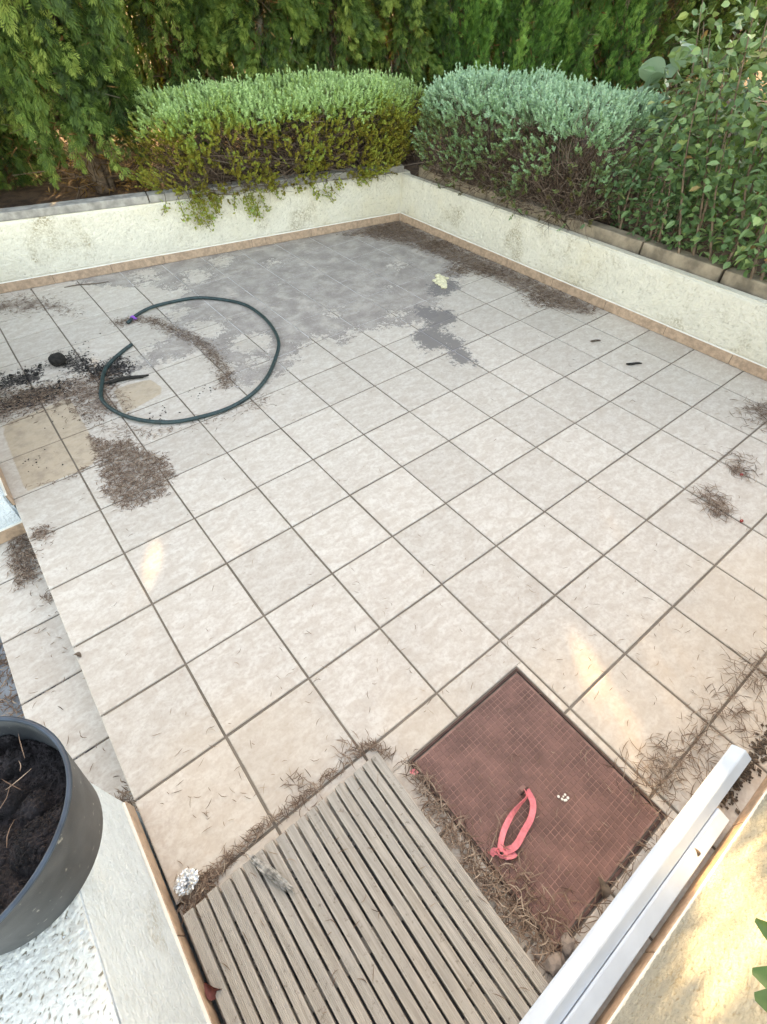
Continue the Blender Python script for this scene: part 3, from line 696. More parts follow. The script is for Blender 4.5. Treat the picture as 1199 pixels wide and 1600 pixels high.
for k in range(34):
    a = random.gauss(0, 1), random.gauss(0, 1); s = random.uniform(.012, .028)
    g = bmesh.ops.create_icosphere(bm, subdivisions=2, radius=s)
    off = Vector((2.955 + a[0] * .022 + a[1] * .012, 2.135 + a[1] * .034, s * .3))
    for v in g['verts']:
        v.co *= 1 + .4 * mnoise.noise(v.co * 90 + off * 9); v.co.z *= .6; v.co += off
        v.co.z = max(v.co.z, .001)
tag(from_bm('crumb_patch', bm, MT['foam']), 'pale yellow crumbly patch on the silty tiles', 'crumbs', kind='stuff')
bm = bmesh.new()
for k in range(7):
    s = random.uniform(.002, .006); g = bmesh.ops.create_icosphere(bm, subdivisions=1, radius=s)
    off = Vector((0.747 + random.gauss(0, .012), -0.82 + random.gauss(0, .012), .004))
    for v in g['verts']: v.co.z *= .4; v.co += off
tag(from_bm('white_crumbs', bm, MT['bead']), 'few white crumbs on the iron cover', 'crumbs', kind='stuff')
for k, (x, y, a, l, r, lab) in enumerate([(3.091, 0.471, -.6, .10, .008, 'short dark twig on the clean tiles'), (3.139, 0.799, -.5, .07, .007, 'small bent twig lying on the tiles near the right wall skirting'),
                                          (0.48, 2.315, -.30, .27, .012, 'charred flat stick lying inside the hose loop'), (0.70, 3.86, -.35, .34, .004, 'thin curved branch lying below the back wall skirting')]):
    p = [(x + math.cos(a) * l * t + .02 * math.sin(5 * t + k) * l * 3 * .3, y + math.sin(a) * l * t + .03 * math.sin(7 * t + k) * l, r + .002) for t in np.linspace(-.5, .5, 7)]
    o = tube('twig', p, [r * q for q in (.5, .9, 1, .95, .9, .8, .4)], MT['black'] if k in (0, 2) else MT['stick'], None, 6); tag(o, lab, 'twig')
for k, (x, y, lab) in enumerate([(2.617, -0.457, 'red berry beside a tuft of dry needles on the tiles'), (2.312, -0.607, 'red berry alone on a tile below the needle tufts'), (0.55, -0.42, 'tiny red berry by the cut tile')][:2]):
    lump('berry', (x, y, 0), (.008, .008, .007), MT['berry'], lab, 'berry', .05, 1, 2, 0, k, smooth=True)
# red leaf stuck on end beside the duckboard, other fallen leaves
def leaf_bm(L, W, curl=.3, nseg=6, fold=.25):
    bm = bmesh.new(); rows = []
    for k in range(nseg + 1):
        t = k / nseg; w_ = W * math.sin(math.pi * min(1, t * .93 + .035)) ** .8 * (1 - .25 * t); z = -curl * L * (t - .4) ** 2
        rows.append([bm.verts.new((t * L, s * w_, z + abs(s) * w_ * fold)) for s in (-1, -.5, 0, .5, 1)])
    for a, c in zip(rows[:-1], rows[1:]):
        for q in range(4): bm.faces.new((a[q], a[q + 1], c[q + 1], c[q]))
    return bm
o = from_bm('fallen_leaf', leaf_bm(.06, .017, 1.2, fold=.7), MT['redleaf'], None, True); o.location = (-0.310, -0.535, 0.055); o.rotation_euler = (.5, .5, -1.0); tag(o, 'curled dark red leaf at the duckboard edge by the parapet', 'leaf')
o = from_bm('fallen_leaf', leaf_bm(.05, .018, 1.0, fold=.6), MT['stick'], None, True); o.location = (0.63, -1.055, 0.012); o.rotation_euler = (.3, -.3, .9); tag(o, 'dark dry leaf on the narrow tile strip behind the iron cover', 'leaf')
o = from_bm('fallen_leaf', leaf_bm(.02, .008, 1.0, fold=.6), MT['stick'], None, True); o.location = (0.90, -1.150, 0.066); o.rotation_euler = (.3, -.3, .9); tag(o, 'tiny dry leaf caught on the shorter plastic trim', 'leaf')
o = from_bm('fallen_leaf', leaf_bm(.035, .012, 1.0, fold=.6), MT['stick'], None, True); o.location = (-0.295, 0.60, 0.004); o.rotation_euler = (.5, -.2, 2.2); tag(o, 'small dry leaf on the edge of the terrace step', 'leaf')

# pink strap looped through the cover's lifting ring
def ribbon(bm, path, tilt, width):
    P = [Vector(p) for p in path]; n = len(P); prev = None
    for i in range(n):
        t = (P[min(i + 1, n - 1)] - P[max(i - 1, 0)]).normalized(); side = t.cross(Vector((0, 0, 1)))
        if side.length < .1: side = Vector((1, 0, 0))
        side.normalize(); nrm = side.cross(t)
        a = tilt(i / (n - 1)); d = side * math.cos(a) + nrm * math.sin(a); w_ = width / 2
        th = d.cross(t) * .0007
        cur = [bm.verts.new(P[i] + d * w_ + th), bm.verts.new(P[i] - d * w_ + th), bm.verts.new(P[i] - d * w_ - th), bm.verts.new(P[i] + d * w_ - th)]
        if prev:
            for q in range(4): bm.faces.new((prev[q], prev[(q + 1) % 4], cur[(q + 1) % 4], cur[q]))
        else: bm.faces.new(cur)
        prev = cur
    bm.faces.new(prev[::-1])
st = st_strap = empty('pink_strap', (0.57, -0.78, 0)); tag(st, 'pink webbing strap knotted in a loop on the iron cover', 'strap'); bpy.context.view_layer.update()
bm = bmesh.new()
lp = smooth_path([(0.664, -0.735, .016), (0.650, -0.750, .022), (0.615, -0.752, .026), (0.575, -0.755, .022), (0.530, -0.768, .018), (0.498, -0.785, .016), (0.484, -0.797, .014)], 26)
ribbon(bm, lp, lambda t: 1.0 - 1.2 * t + .5 * math.sin(6 * t), .017)
lp = smooth_path([(0.668, -0.737, .016), (0.655, -0.772, .020), (0.620, -0.795, .022), (0.575, -0.806, .018), (0.530, -0.815, .016), (0.498, -0.806, .014)], 26)
ribbon(bm, lp, lambda t: -.5 + 1.1 * t + .3 * math.sin(5 * t), .019)
o = from_bm('webbing', bm, MT['pink'], st); o.matrix_parent_inverse = st.matrix_world.inverted()
bm = bmesh.new()
kn = smooth_path([(0.500, -0.790, .010), (0.490, -0.812, .016), (0.474, -0.806, .022), (0.478, -0.788, .014), (0.494, -0.800, .008), (0.486, -0.822, .010)], 24)
ribbon(bm, kn, lambda t: 3 * t, .013)
ribbon(bm, smooth_path([(0.486, -0.815, .012), (0.505, -0.826, .008), (0.518, -0.828, .005)], 8), lambda t: .3, .016)
ribbon(bm, smooth_path([(0.482, -0.797, .012), (0.470, -0.785, .010), (0.458, -0.786, .005)], 8), lambda t: .3, .018)
o = from_bm('knot', bm, MT['pink'], st); o.matrix_parent_inverse = st.matrix_world.inverted()
o = from_bm('strap_scrap', leaf_bm(.028, .010, .4), MT['pink'], None); o.location = (0.415, -0.470, .012); o.rotation_euler = (0, 0, -.7); tag(o, 'small torn pink scrap at the duckboard corner', 'scrap')

# ------------------------------------------------------------------ needle litter
MT['needle'] = mat_tone('dry_needles', [(0, (0.075, 0.045, 0.032)), (.35, (0.17, 0.108, 0.078)), (.7, (0.28, 0.20, 0.15)), (1, (0.44, 0.34, 0.26))])
def needles(name, C, length, width, z0, label, lift=.004, flat=.25, parent=None):
    """C (n,2|3) centres; thin bent three-sided needles"""
    n = len(C); P = np.zeros((n, 3)); P[:, :C.shape[1]] = C
    if C.shape[1] == 2: P[:, 2] = z0 + rng.random(n) * lift + .0015
    a = rng.random(n) * 2 * np.pi; L = length * rng.uniform(.45, 1.35, n)
    D = np.stack([np.cos(a), np.sin(a), rng.normal(0, flat * .4, n)], 1); D = unit(D)
    Sd = unit(np.cross(D, np.array([0, 0, 1.]))); bend = rng.normal(0, .22, n)[:, None] * L[:, None]
    U = np.cross(Sd, D)
    rows = []
    for t, wf in ((-.5, .35), (-.12, 1.), (.2, .9), (.5, .15)):
        c = P + D * L[:, None] * t + Sd * bend * (1 - 4 * t * t) * .5
        c[:, 2] = np.maximum(c[:, 2], z0 + .0012)
        for q in range(3):
            an = q * 2 * math.pi / 3 + .5
            rows.append(c + (Sd * math.cos(an) + U * math.sin(an) * .7) * (width * wf * .5))
    V = np.stack(rows, 1).reshape(-1, 3)
    f = []
    for r_ in range(3):
        for q in range(3): f.append((r_ * 3 + q, r_ * 3 + (q + 1) % 3, r_ * 3 + 3 + (q + 1) % 3, r_ * 3 + 3 + q))
    F = (np.arange(n)[:, None, None] * 12 + np.array(f)[None]).reshape(-1, 4)
    tone = np.repeat(np.clip(rng.normal(.5, .25, n), 0, 1), 12)
    o = link_mesh(name, np_mesh(name, V, F, {'tone': tone}), MT['needle'], parent)
    tag(o, label, 'litter', kind='stuff'); return o
def in_polys(polys, n, edge=.0, soft=0.02):
    P = np.concatenate([np.array(p) for p in polys]); lo, hi = P.min(0) - soft * 2, P.max(0) + soft * 2
    out = []
    while sum(len(x) for x in out) < n:
        Q = rng.uniform(lo, hi, (n * 4, 2)); d = uni(polys, Q[:, 0], Q[:, 1])
        out.append(Q[d + rng.normal(0, soft, len(Q)) > edge])
    return np.concatenate(out)[:n]
def along(pts, n, w):
    P = smooth_path([(*p, 0) for p in pts], 60)[:, :2]; k = rng.integers(0, 59, n); t = rng.random(n)[:, None]
    return P[k] * (1 - t) + P[k + 1] * t + rng.normal(0, w, (n, 2))
def tufts(cs, per, w):
    return np.concatenate([np.array(c[:2]) + rng.normal(0, w if len(c) < 3 else c[2], (per, 2)) for c in cs])

PILE = [[(0.127, 1.904), (0.197, 1.80), (0.283, 1.746), (0.318, 1.604), (0.385, 1.506), (0.37, 1.343), (0.27, 1.221), (0.161, 1.226), (0.082, 1.263), (0.05, 1.396), (0.081, 1.543), (0.11, 1.737)]]
c2 = in_polys(PILE, 2700, 0, .016); dd = np.maximum(sdf_poly(PILE[0], c2[:, 0], c2[:, 1]), 0)
c3 = np.c_[c2, .002 + rng.random(len(c2)) * np.minimum(.012, dd * .2)]
needles('needle_heap', c3, .028, .0032, 0, 'spread heap of brown dry needles on the clean tiles')
c2 = along([(0.66, 3.08), (0.864, 2.998), (0.936, 2.763), (1.005, 2.54), (1.035, 2.304), (0.998, 2.041), (0.934, 1.868)], 1700, .030)
needles('needle_drift', c2, .024, .0032, 0, 'curved drift of needles inside the hose loop', .008)
CORN = [[(2.9, 3.46), (3.56, 3.40), (3.56, 1.05), (3.43, 1.05), (3.30, 1.25), (3.33, 1.8), (3.30, 2.4), (3.22, 2.9), (3.05, 3.24)]]
c2 = in_polys(CORN, 3600, .0, .03)
c2 = np.concatenate([c2, tufts([(3.33, 1.42, .07), (3.45, 3.2, .12), (3.3, 3.3, .1), (3.38, 2.1, .07), (3.2, 2.2, .06), (3.45, 2.7, .07)], 260, .08)])
c2 = c2[c2[:, 0] < 3.57]
needles('needle_drift', c2, .034, .0036, 0, 'dark drift of litter along the right wall and its corner', .012)
c2 = in_polys([BROWN[1]], 650, -.02, .05); needles('needle_drift', c2, .026, .0036, 0, 'brown litter patch near the back wall left of the hose', .010)
c2 = np.concatenate([in_polys([BROWN[2]], 1700, -.03, .04), along([(-.2, 2.55), (.1, 2.46), (.38, 2.42)], 500, .06)]); needles('needle_drift', c2, .028, .0036, 0, 'brown litter between the black earth and the yellowed tiles', .012)
c2 = along([(-0.25, 1.70), (-0.05, 1.64), (0.05, 1.66)], 45, .012); c2 = np.concatenate([c2, along([(0.16, 2.3), (0.2, 2.0), (0.3, 1.82), (0.5, 1.68), (0.9, 1.60), (1.05, 1.62)], 330, .035)])
needles('needle_drift', c2, .030, .003, 0, 'thin line of needles along the outside of the hose', .006)
c2 = np.concatenate([tufts([(-.25, 1.335)], 130, .026), tufts([(-0.29, 1.25)], 20, .03)]); needles('needle_tuft', c2, .022, .0032, 0, 'little tuft of needles on the terrace edge above the step', .006)
STEPP = [[(-0.413, 1.579), (-0.33, 1.585), (-0.339, 1.395), (-0.384, 1.266), (-0.451, 1.273), (-0.453, 1.39)]]
c2 = np.concatenate([in_polys(STEPP, 800, 0, .02), tufts([(-.36, 1.12, .022)], 40, .02), tufts([(-.34, .05, .035), (-0.37, .1, .03)], 70, .03), rng.uniform((-.55, .05), (-.34, 1.5), (60, 2))])
c2 = c2[(c2[:, 0] < -.322) & (c2[:, 1] < 1.585) & (c2[:, 1] > .02)]
needles('needle_drift', c2, .03, .0034, -.170, 'needle litter on the lower step', .010)
needles('needle_tuft', tufts([(3.16, -.29, .075), (3.24, -.28, .05)], 130, .05), .05, .003, 0, 'tuft of dry needles on the tiles nearest the right wall', .012)
needles('needle_tuft', tufts([(2.70, -.39, .045), (2.64, -.44, .03)], 70, .05), .05, .003, 0, 'sparse tuft of dry needles with a red berry beside it', .010)
needles('needle_tuft', tufts([(2.34, -.44, .040), (2.30, -.50, .035)], 110, .05), .055, .003, 0, 'fan-shaped tuft of dry needles crossing a grout line', .012)
c2 = np.concatenate([along([(1.72, -1.0), (1.40, -.995), (1.14, -.977), (0.97, -.96)], 320, .033), tufts([(1.0, -.95, .05), (1.07, -.97, .04), (1.62, -1.0, .05), (1.2, -1.06, .05), (1.4, -1.07, .05), (1.75, -1.05, .06)], 55, .05)])
needles('needle_drift', c2, .052, .0026, 0, 'dry needles caught along the joint behind the plastic trim', .018)
c2 = np.concatenate([along([(0.432, -.455), (.41, -.62), (.405, -.78), (.405, -.9), (.42, -1.03)], 700, .020), along([(.47, -.75), (.45, -.9), (.5, -1.0)], 160, .04), along([(.45, -1.045), (.7, -1.05), (.95, -1.045)], 90, .012)])
c2 = c2[c2[:, 0] > .376]
needles('needle_drift', c2, .045, .0028, 0.003, 'needles heaped in the gap between duckboard and iron cover', .022)
c2 = along([(.40, -.40), (.351, -.32), (.123, -.318), (-.054, -.312), (-.187, -.325), (-.28, -.34)], 330, .007); c2 = np.concatenate([c2, along([(-.29, -.35), (-.245, -.335), (-.20, -.33)], 220, .014), tufts([(.12, -.29, .03), (.3, -.3, .03)], 36, .03)])
c2 = c2[c2[:, 0] > -.318]
needles('needle_drift', c2, .04, .0028, 0, 'needles lined up along the front edge of the duckboard', .014)
Q = rng.uniform((-.28, -1.1), (3.5, 2.0), (240, 2)); Q2 = np.concatenate([Q, np.array([.4, -.2]) + rng.normal(0, .35, (90, 2)), np.array([1.3, -.8]) + rng.normal(0, .3, (90, 2)), np.array([-.12, -.18]) + rng.normal(0, .1, (45, 2)), rng.uniform((.5, -1.0), (.93, -.48), (50, 2))])
Q2 = Q2[(Q2[:, 0] > -.29) & (Q2[:, 1] > -1.15) & ~((Q2[:, 0] < .37) & (Q2[:, 1] < -.37))]
needles('loose_needles', Q2, .026, .0022, .002, 'single dry needles scattered over the tiles', .003)
Q = rng.uniform((-.29, -1.05), (.36, -.38), (42, 2)); needles('loose_needles', Q, .030, .0022, .0352, 'single dry needles lying on the duckboard', .003)
Q = rng.uniform((-.75, .3), (-.58, 1.5), (900, 2)); needles('path_litter', Q, .04, .005, -.345, 'brown litter on the lower path beside the step', .03)
Q = np.array([-.402, -.20]) + rng.normal(0, .07, (26, 2)); needles('loose_needles', np.c_[Q, np.full(26, .778)], .04, .002, .7, 'pale dry straws lying on the potting soil', .01)
# black earth crumbs
def crumbs(name, C, smin, smax, mat, label):
    n = len(C); s = rng.uniform(smin, smax, n) ** 1.0
    o6 = np.array([(1, 0, 0), (0, 1, 0), (-1, 0, 0), (0, -1, 0), (0, 0, .8), (0, 0, -.5)], float)
    Vv = o6[None] * s[:, None, None] * rng.uniform(.6, 1.3, (n, 6, 1)); an = rng.random(n) * 6.28
    R = np.zeros((n, 3, 3)); R[:, 0, 0] = np.cos(an); R[:, 0, 1] = -np.sin(an); R[:, 1, 0] = np.sin(an); R[:, 1, 1] = np.cos(an); R[:, 2, 2] = 1
    Vv = np.einsum('nij,nkj->nki', R, Vv); Vv[:, :, :2] += C[:, None, :2]; Vv[:, :, 2] = np.maximum(Vv[:, :, 2] + s[:, None] * .4, .0012) + (C[:, 2:3] if C.shape[1] > 2 else 0.0)
    f = np.array([(0, 1, 4), (1, 2, 4), (2, 3, 4), (3, 0, 4), (1, 0, 5), (2, 1, 5), (3, 2, 5), (0, 3, 5)])
    F = (np.arange(n)[:, None, None] * 6 + f[None]).reshape(-1, 3)
    o = link_mesh(name, np_mesh(name, Vv.reshape(-1, 3), F), mat); tag(o, label, 'soil', kind='stuff')
c2 = np.concatenate([in_polys(SOIL, 2600, -.01, .03), tufts([(0.5, 1.85, .04), (0.8, 1.9, .05), (0.95, 1.95, .05), (0.35, 2.9, .1), (0.1, 2.2, .08), (-.15, 1.9, .06)], 22, .05)])
cb = in_polys(SOIL, 60, .0, .02); crumbs('earth_lumps', cb, .007, .016, MT['black'], 'larger black lumps in the spilled earth by the hose')
crumbs('earth_crumbs', c2, .0012, .0065, MT['black'], 'black earth crumbs spilled on the tiles beside the hose')
pick = SOILPTS[rng.integers(0, len(SOILPTS), 2600)]; pick = pick[np.hypot(pick[:, 0] + .402, pick[:, 1] + .2) < .172]
crumbs('soil_crumbs', pick, .0015, .0055, MT['potsoil'], 'loose crumbs of dark soil on top of the plant tub filling')
c2 = along([(1.12, -1.13), (1.3, -1.135), (1.5, -1.14)], 260, .014)
crumbs('earth_crumbs', c2, .003, .010, MT['stick'], 'dark crumbs and leaf bits behind the end of the plastic trim')

# ------------------------------------------------------------------ foliage builders
def leaves(P, D, N_, L, W):
    """diamond leaves: base P, direction D, side N_, length, width -> V,F"""
    n = len(P); S = unit(np.cross(D, N_)); L = np.broadcast_to(L, n)[:, None]; W = np.broadcast_to(W, n)[:, None]
    Nn = np.cross(S, D)
    V = np.stack([P, P + D * L * .48 + S * W * .5 + Nn * W * .12, P + D * L, P + D * L * .48 - S * W * .5 + Nn * W * .12], 1).reshape(-1, 3)
    F = np.arange(n * 4).reshape(n, 4)
    return V, F
RAYS = []
def _ray(p, r): RAYS.append((np.array(p, float), r))
SV = np.array(SUN)
def carve(P, pad=.03):
    """foliage that stood in the small openings the low sun shines through"""
    keep = np.ones(len(P), bool)
    for p, r in RAYS:
        d = P - p; t = d @ SV; q = d - t[:, None] * SV; keep &= ~((t > 1.0) & ((q ** 2).sum(1) < (r + pad) ** 2) & (rng.random(len(P)) < (.74 if p[2] > .1 else 1.0)))
    return keep
def twigs_mesh(name, A, B, r, mat, parent=None, tone=None, bend=.0):
    """straight thin twigs A->B as three-sided slivers with a kink"""
    n = len(A); D = unit(B - A); S = unit(np.cross(D, rnd_dirs(n))); U = np.cross(D, S); Lm = np.linalg.norm(B - A, axis=1)[:, None]
    mid = (A + B) / 2 + S * Lm * rng.normal(0, bend, (n, 1)) + U * Lm * rng.normal(0, bend, (n, 1))
    rows = []
    for c, w_ in ((A, 1.0), (mid, .75), (B, .35)):
        for q in range(3):
            an = q * 2 * math.pi / 3; rows.append(c + (S * math.cos(an) + U * math.sin(an)) * np.broadcast_to(r, n)[:, None] * w_)
    V = np.stack(rows, 1).reshape(-1, 3); f = []
    for k in range(2):
        for q in range(3): f.append((k * 3 + q, k * 3 + (q + 1) % 3, k * 3 + 3 + (q + 1) % 3, k * 3 + 3 + q))
    F = (np.arange(n)[:, None, None] * 9 + np.array(f)[None]).reshape(-1, 4)
    o = link_mesh(name, np_mesh(name, V, F, {'tone': np.repeat(rng.random(n), 9)}), mat, parent)
    return o
MT['twig'] = mat_tone('brown_twigs', [(0, (0.060, 0.038, 0.028)), (.6, (0.15, 0.10, 0.075)), (1, (0.26, 0.20, 0.16))])
MT['cypress'] = mat_leaf('cypress_scales', [(0, (0.022, 0.048, 0.014)), (.35, (0.050, 0.105, 0.024)), (.7, (0.115, 0.205, 0.040)), (1, (0.25, 0.33, 0.075))], .6, .12)
MT['cypress_up'] = mat_leaf('cypress_bright', [(0, (0.026, 0.056, 0.020)), (.35, (0.044, 0.125, 0.028)), (.7, (0.105, 0.27, 0.052)), (1, (0.24, 0.44, 0.10))], .6, .12)
MT['deadspray'] = mat_leaf('dead_sprays', [(0, (0.10, 0.045, 0.022)), (.6, (0.20, 0.10, 0.045)), (1, (0.34, 0.20, 0.09))], .8, .35, .1)

for p, r in (((1.17, -0.60, 0), .004), ((0.08, 0.86, 0), .02), ((1.42, -0.70, 0), -.002), ((0.72, YF, 0.20), .05), ((0.76, YF, 0.30), .06), ((0.66, YF, 0.38), .05), ((0.69, YF, 0.48), .05), ((0.90, YF, 0.20), .03), ((1.02, YF, 0.24), .03), ((0.58, YF, .52), .04),
             ((1.10, -1.085, .065), .02), ((0.955, -1.09, .065), .015), ((2.95, 2.14, 0), .02), ((0.22, 3.06, 0), .02)):
    _ray(p, r)

def cypress(base, h, rad, style, label, group, np_low=150, clear=0.35, lean=(0, 0), trunk_r=.05, stems=1, full_front=True, dens=1.0, bark='bark'):
    t = empty('cypress_tree', base); tag(t, label, 'tree', group)
    bx, by, bz = base
    # trunk with limbs
    bm = bmesh.new()
    for k in range(stems):
        ox, oy = (0, 0) if k == 0 else (random.uniform(-.10, .10), random.uniform(-.04, .05))
        pts = smooth_path([(ox, oy, -.05), (ox * 1.2 + lean[0] * .2, oy * 1.2 + lean[1] * .2, h * .2), (ox * 1.6 + lean[0] * .6, oy + lean[1] * .6, h * .55), (ox + lean[0], oy + lean[1], h * .94)], 12)
        tube_bm(bm, pts, [trunk_r * (1 if k == 0 else .6) * (1.15 - 1.05 * q / 11) for q in range(12)], 7)
    for k in range(16):
        z = random.uniform(clear * .5, h * .8); a = random.uniform(0, 6.28); L = rad * random.uniform(.5, .9)
        p0 = Vector((lean[0] * z / h, lean[1] * z / h, z)); p1 = p0 + Vector((math.cos(a) * L * .6, math.sin(a) * L * .6, L * .5)); p2 = p0 + Vector((math.cos(a) * L, math.sin(a) * L, L * 1.2))
        tube_bm(bm, [p0, p1, p2], [trunk_r * .3, trunk_r * .2, trunk_r * .08], 5)
    from_bm('trunk', bm, MT[bark], t, True)
    # sprays gathered into plumes
    Pl, Dl, Nl, Ll, Wl, Tl = [], [], [], [], [], []
    def plumes(npl, z0, z1, nsp, nl, lscale):
        z = z0 + (z1 - z0) * rng.random(npl) ** (1.0 if z1 < 2.2 else 1.1)
        a = rng.random(npl) * 2 * np.pi
        if full_front:   # fuller on the terrace side
            flip = (np.sin(a) > .15) & (rng.random(npl) < .45); a[flip] = -a[flip]
        prof = np.clip(np.minimum(1.0, .55 + .9 * (z / h)) * np.clip((1 - z / h) * 2.2, .05, 1) ** .8, .05, 1)
        rr = rad * prof * rng.uniform(.55, 1.08, npl)
        out = np.stack([np.cos(a), np.sin(a), np.zeros(npl)], 1)
        tip = out * rr[:, None] + np.stack([lean[0] * z / h, lean[1] * z / h, z], 1)
        if style == 'up': ax = unit(out * rng.uniform(.05, .35, (npl, 1)) + np.array([0, 0, 1]) + rng.normal(0, .10, (npl, 3)))
        elif style == 'droop': ax = unit(out * rng.uniform(.15, .7, (npl, 1)) + np.array([0, 0, -.55]) + rng.normal(0, .22, (npl, 3)))
        elif style == 'weep': ax = unit(out * rng.uniform(.0, .55, (npl, 1)) + np.array([0, 0, -1.0]) * np.where(rng.random((npl, 1)) < .7, 1, -.8) + rng.normal(0, .22, (npl, 3)))
        else: ax = unit(out * rng.uniform(.4, 1.0, (npl, 1)) + np.array([0, 0, .5]) + rng.normal(0, .28, (npl, 3)))
        Lp = rng.uniform(.28, .70, npl) * lscale; ptone = rng.normal(.47, .25, npl)
        tt = rng.random((npl, nsp)) ** .8
        rho = (.052 * lscale * np.sin(np.pi * np.clip(tt, 0, 1) ** .75) ** .7 + .006)
        rd = rnd_dirs(npl * nsp).reshape(npl, nsp, 3); rd -= (rd * ax[:, None]).sum(-1, keepdims=True) * ax[:, None]; rd = unit(rd)
        b = tip[:, None] - ax[:, None] * (Lp[:, None, None] * .5) + ax[:, None] * (Lp[:, None] * tt)[..., None] + rd * (rho * rng.uniform(.2, 1, (npl, nsp)))[..., None]
        d = unit(ax[:, None] * 1.0 + rd * rng.uniform(.15, .7, (npl, nsp, 1)) + rng.normal(0, .16, (npl, nsp, 3)))
        b = b.reshape(-1, 3); d = d.reshape(-1, 3); n = len(b)
        ln = rng.uniform(.04, .08, n) * lscale * (1.0 if lscale < 1.5 else 1.35); tone = np.repeat(ptone, nsp) + rng.normal(0, .13, n) + .42 * (tt.ravel() - .5)
        nrm = unit(np.cross(d, rnd_dirs(n))); sd = np.cross(nrm, d)
        k_ = carve(b + d * ln[:, None] * .5 + np.array(base), .025 if lscale < 1.5 else .06) & (b[:, 2] > .04)
        b, d, nrm, sd, ln, tone = b[k_], d[k_], nrm[k_], sd[k_], ln[k_], tone[k_]; n = len(b)
        for q in range(nl):
            f = q / nl; sg = 1 if q % 2 else -1
            if q == nl - 1: dd, pos = d, b + d * (ln * .55)[:, None]
            else: dd, pos = unit(d + sd * sg * .6), b + d * (ln * f * .75)[:, None]
            Pl.append(pos); Dl.append(dd); Nl.append(nrm); Ll.append(ln * (.70 - .25 * f)); Wl.append((ln * .10 + .002) if lscale < 1.5 else ln * .14); Tl.append(tone + rng.normal(0, .06, n))
    zt = 1.75
    plumes(int(np_low * dens), clear, zt, 72, 5, 1.0)
    plumes(int(190 * dens), zt, h, 15, 4, 1.7)
    P, D, N_, L, W, Tn = [np.concatenate(x) for x in (Pl, Dl, Nl, Ll, Wl, Tl)]
    V, F = leaves(P, D, N_, L, W)
    o = link_mesh('crown', np_mesh('crown', V, F, {'tone': np.repeat(np.clip(Tn, 0, 1), 4)}), MT['cypress_up' if style == 'up' else 'cypress'], t)
    # bare brown inner twigs
    n = 420; z = rng.uniform(.05, min(h * .7, 2.4), n); a = rng.random(n) * 6.28; q = rng.random(n)
    A = np.stack([np.cos(a) * .03 + lean[0] * z / h, np.sin(a) * .03 + lean[1] * z / h, z], 1)
    rr = rad * rng.uniform(.35, .85, n); B = A + np.stack([np.cos(a) * rr, np.sin(a) * rr, rng.normal(.12, .22, n)], 1)
    B[:, 2] = np.maximum(B[:, 2], .02)
    kk = carve(B + np.array(base)) & carve((A + B) / 2 + np.array(base))
    twigs_mesh('inner_twigs', A[kk], B[kk], .004, MT['twig'], t, bend=.12)
    # dead brown sprays inside the crown
    n = 2200; z = rng.uniform(.02, min(h * .6, 2.2), n) ** 1.0; a = rng.random(n) * 6.28; rr = rad * rng.uniform(.15, .72, n)
    b = np.stack([np.cos(a) * rr + lean[0] * z / h, np.sin(a) * rr + lean[1] * z / h, z], 1)
    b = b[carve(b + np.array(base))]; n = len(b)
    Vd, Fd = leaves(b, unit(rnd_dirs(n) + np.array([0, 0, -.5])), rnd_dirs(n), rng.uniform(.05, .12, n), rng.uniform(.006, .014, n))
    link_mesh('dead_sprays', np_mesh('dead_sprays', Vd, Fd, {'tone': np.repeat(rng.random(n), 4)}), MT['deadspray'], t)
    return t

def at_wall(s, off, z=zg): return (*wp(s, off), z)
GD = 'dark drooping cypresses behind the trimmed shrub'; GU = 'upright bright cypresses behind the silvery shrubs'; GB = 'tall cypresses added behind the hedge to block the sun'
cypress(at_wall(1.0, .80), 4.6, .72, 'weep', 'big cypress with bare leaning stems right behind the back wall kerb', None, 250, .50, (-.12, .05), .05, 3, dens=1.0)
cypress(at_wall(-0.48, .70), 4.6, .68, 'weep', 'shaggy cypress whose lowest sprays hang down to the kerb', None, 300, .12, (0, 0), .05, 2)
cypress(at_wall(0.22, 1.55), 4.6, .55, 'droop', 'dark cypress in the gap between the two shaggy ones', None, 170, .05, (0, 0), .045, 2)
LD = 'dark drooping cypress with bare stems behind the trimmed shrub'
for s, off, r, b_ in ((2.08, 1.45, .42, 'bark'), (2.72, 1.20, .40, 'bark_grey'), (3.50, 1.45, .45, 'bark'), (4.25, 1.50, .42, 'bark')):
    grey = b_ == 'bark_grey'
    cypress(at_wall(s, off), 4.8, r, 'droop', 'drooping cypress with a pale grey bare trunk behind the trimmed shrub' if grey else LD, None if grey else GD, 135, .25, (random.uniform(-.1, .1), 0), .042, 1, bark=b_)
LU = 'bright green cypress with upright plumes behind the silvery shrubs'
for s, off, r in ((5.0, 1.40, .46), (5.70, 1.30, .48), (6.42, 1.35, .46), (7.2, 1.30, .48)):
    cypress(at_wall(s, off), 4.8, r, 'up', LU, GU, 160, .2, (random.uniform(-.1, .1), 0), .045, 1)
for s in (7.9, 8.7, 9.5):
    cypress(at_wall(s, 1.5), 4.8, .62, 'spread', 'dark cypress beyond the rose bush', 'dark cypresses beyond the rose bush', 150, .2)
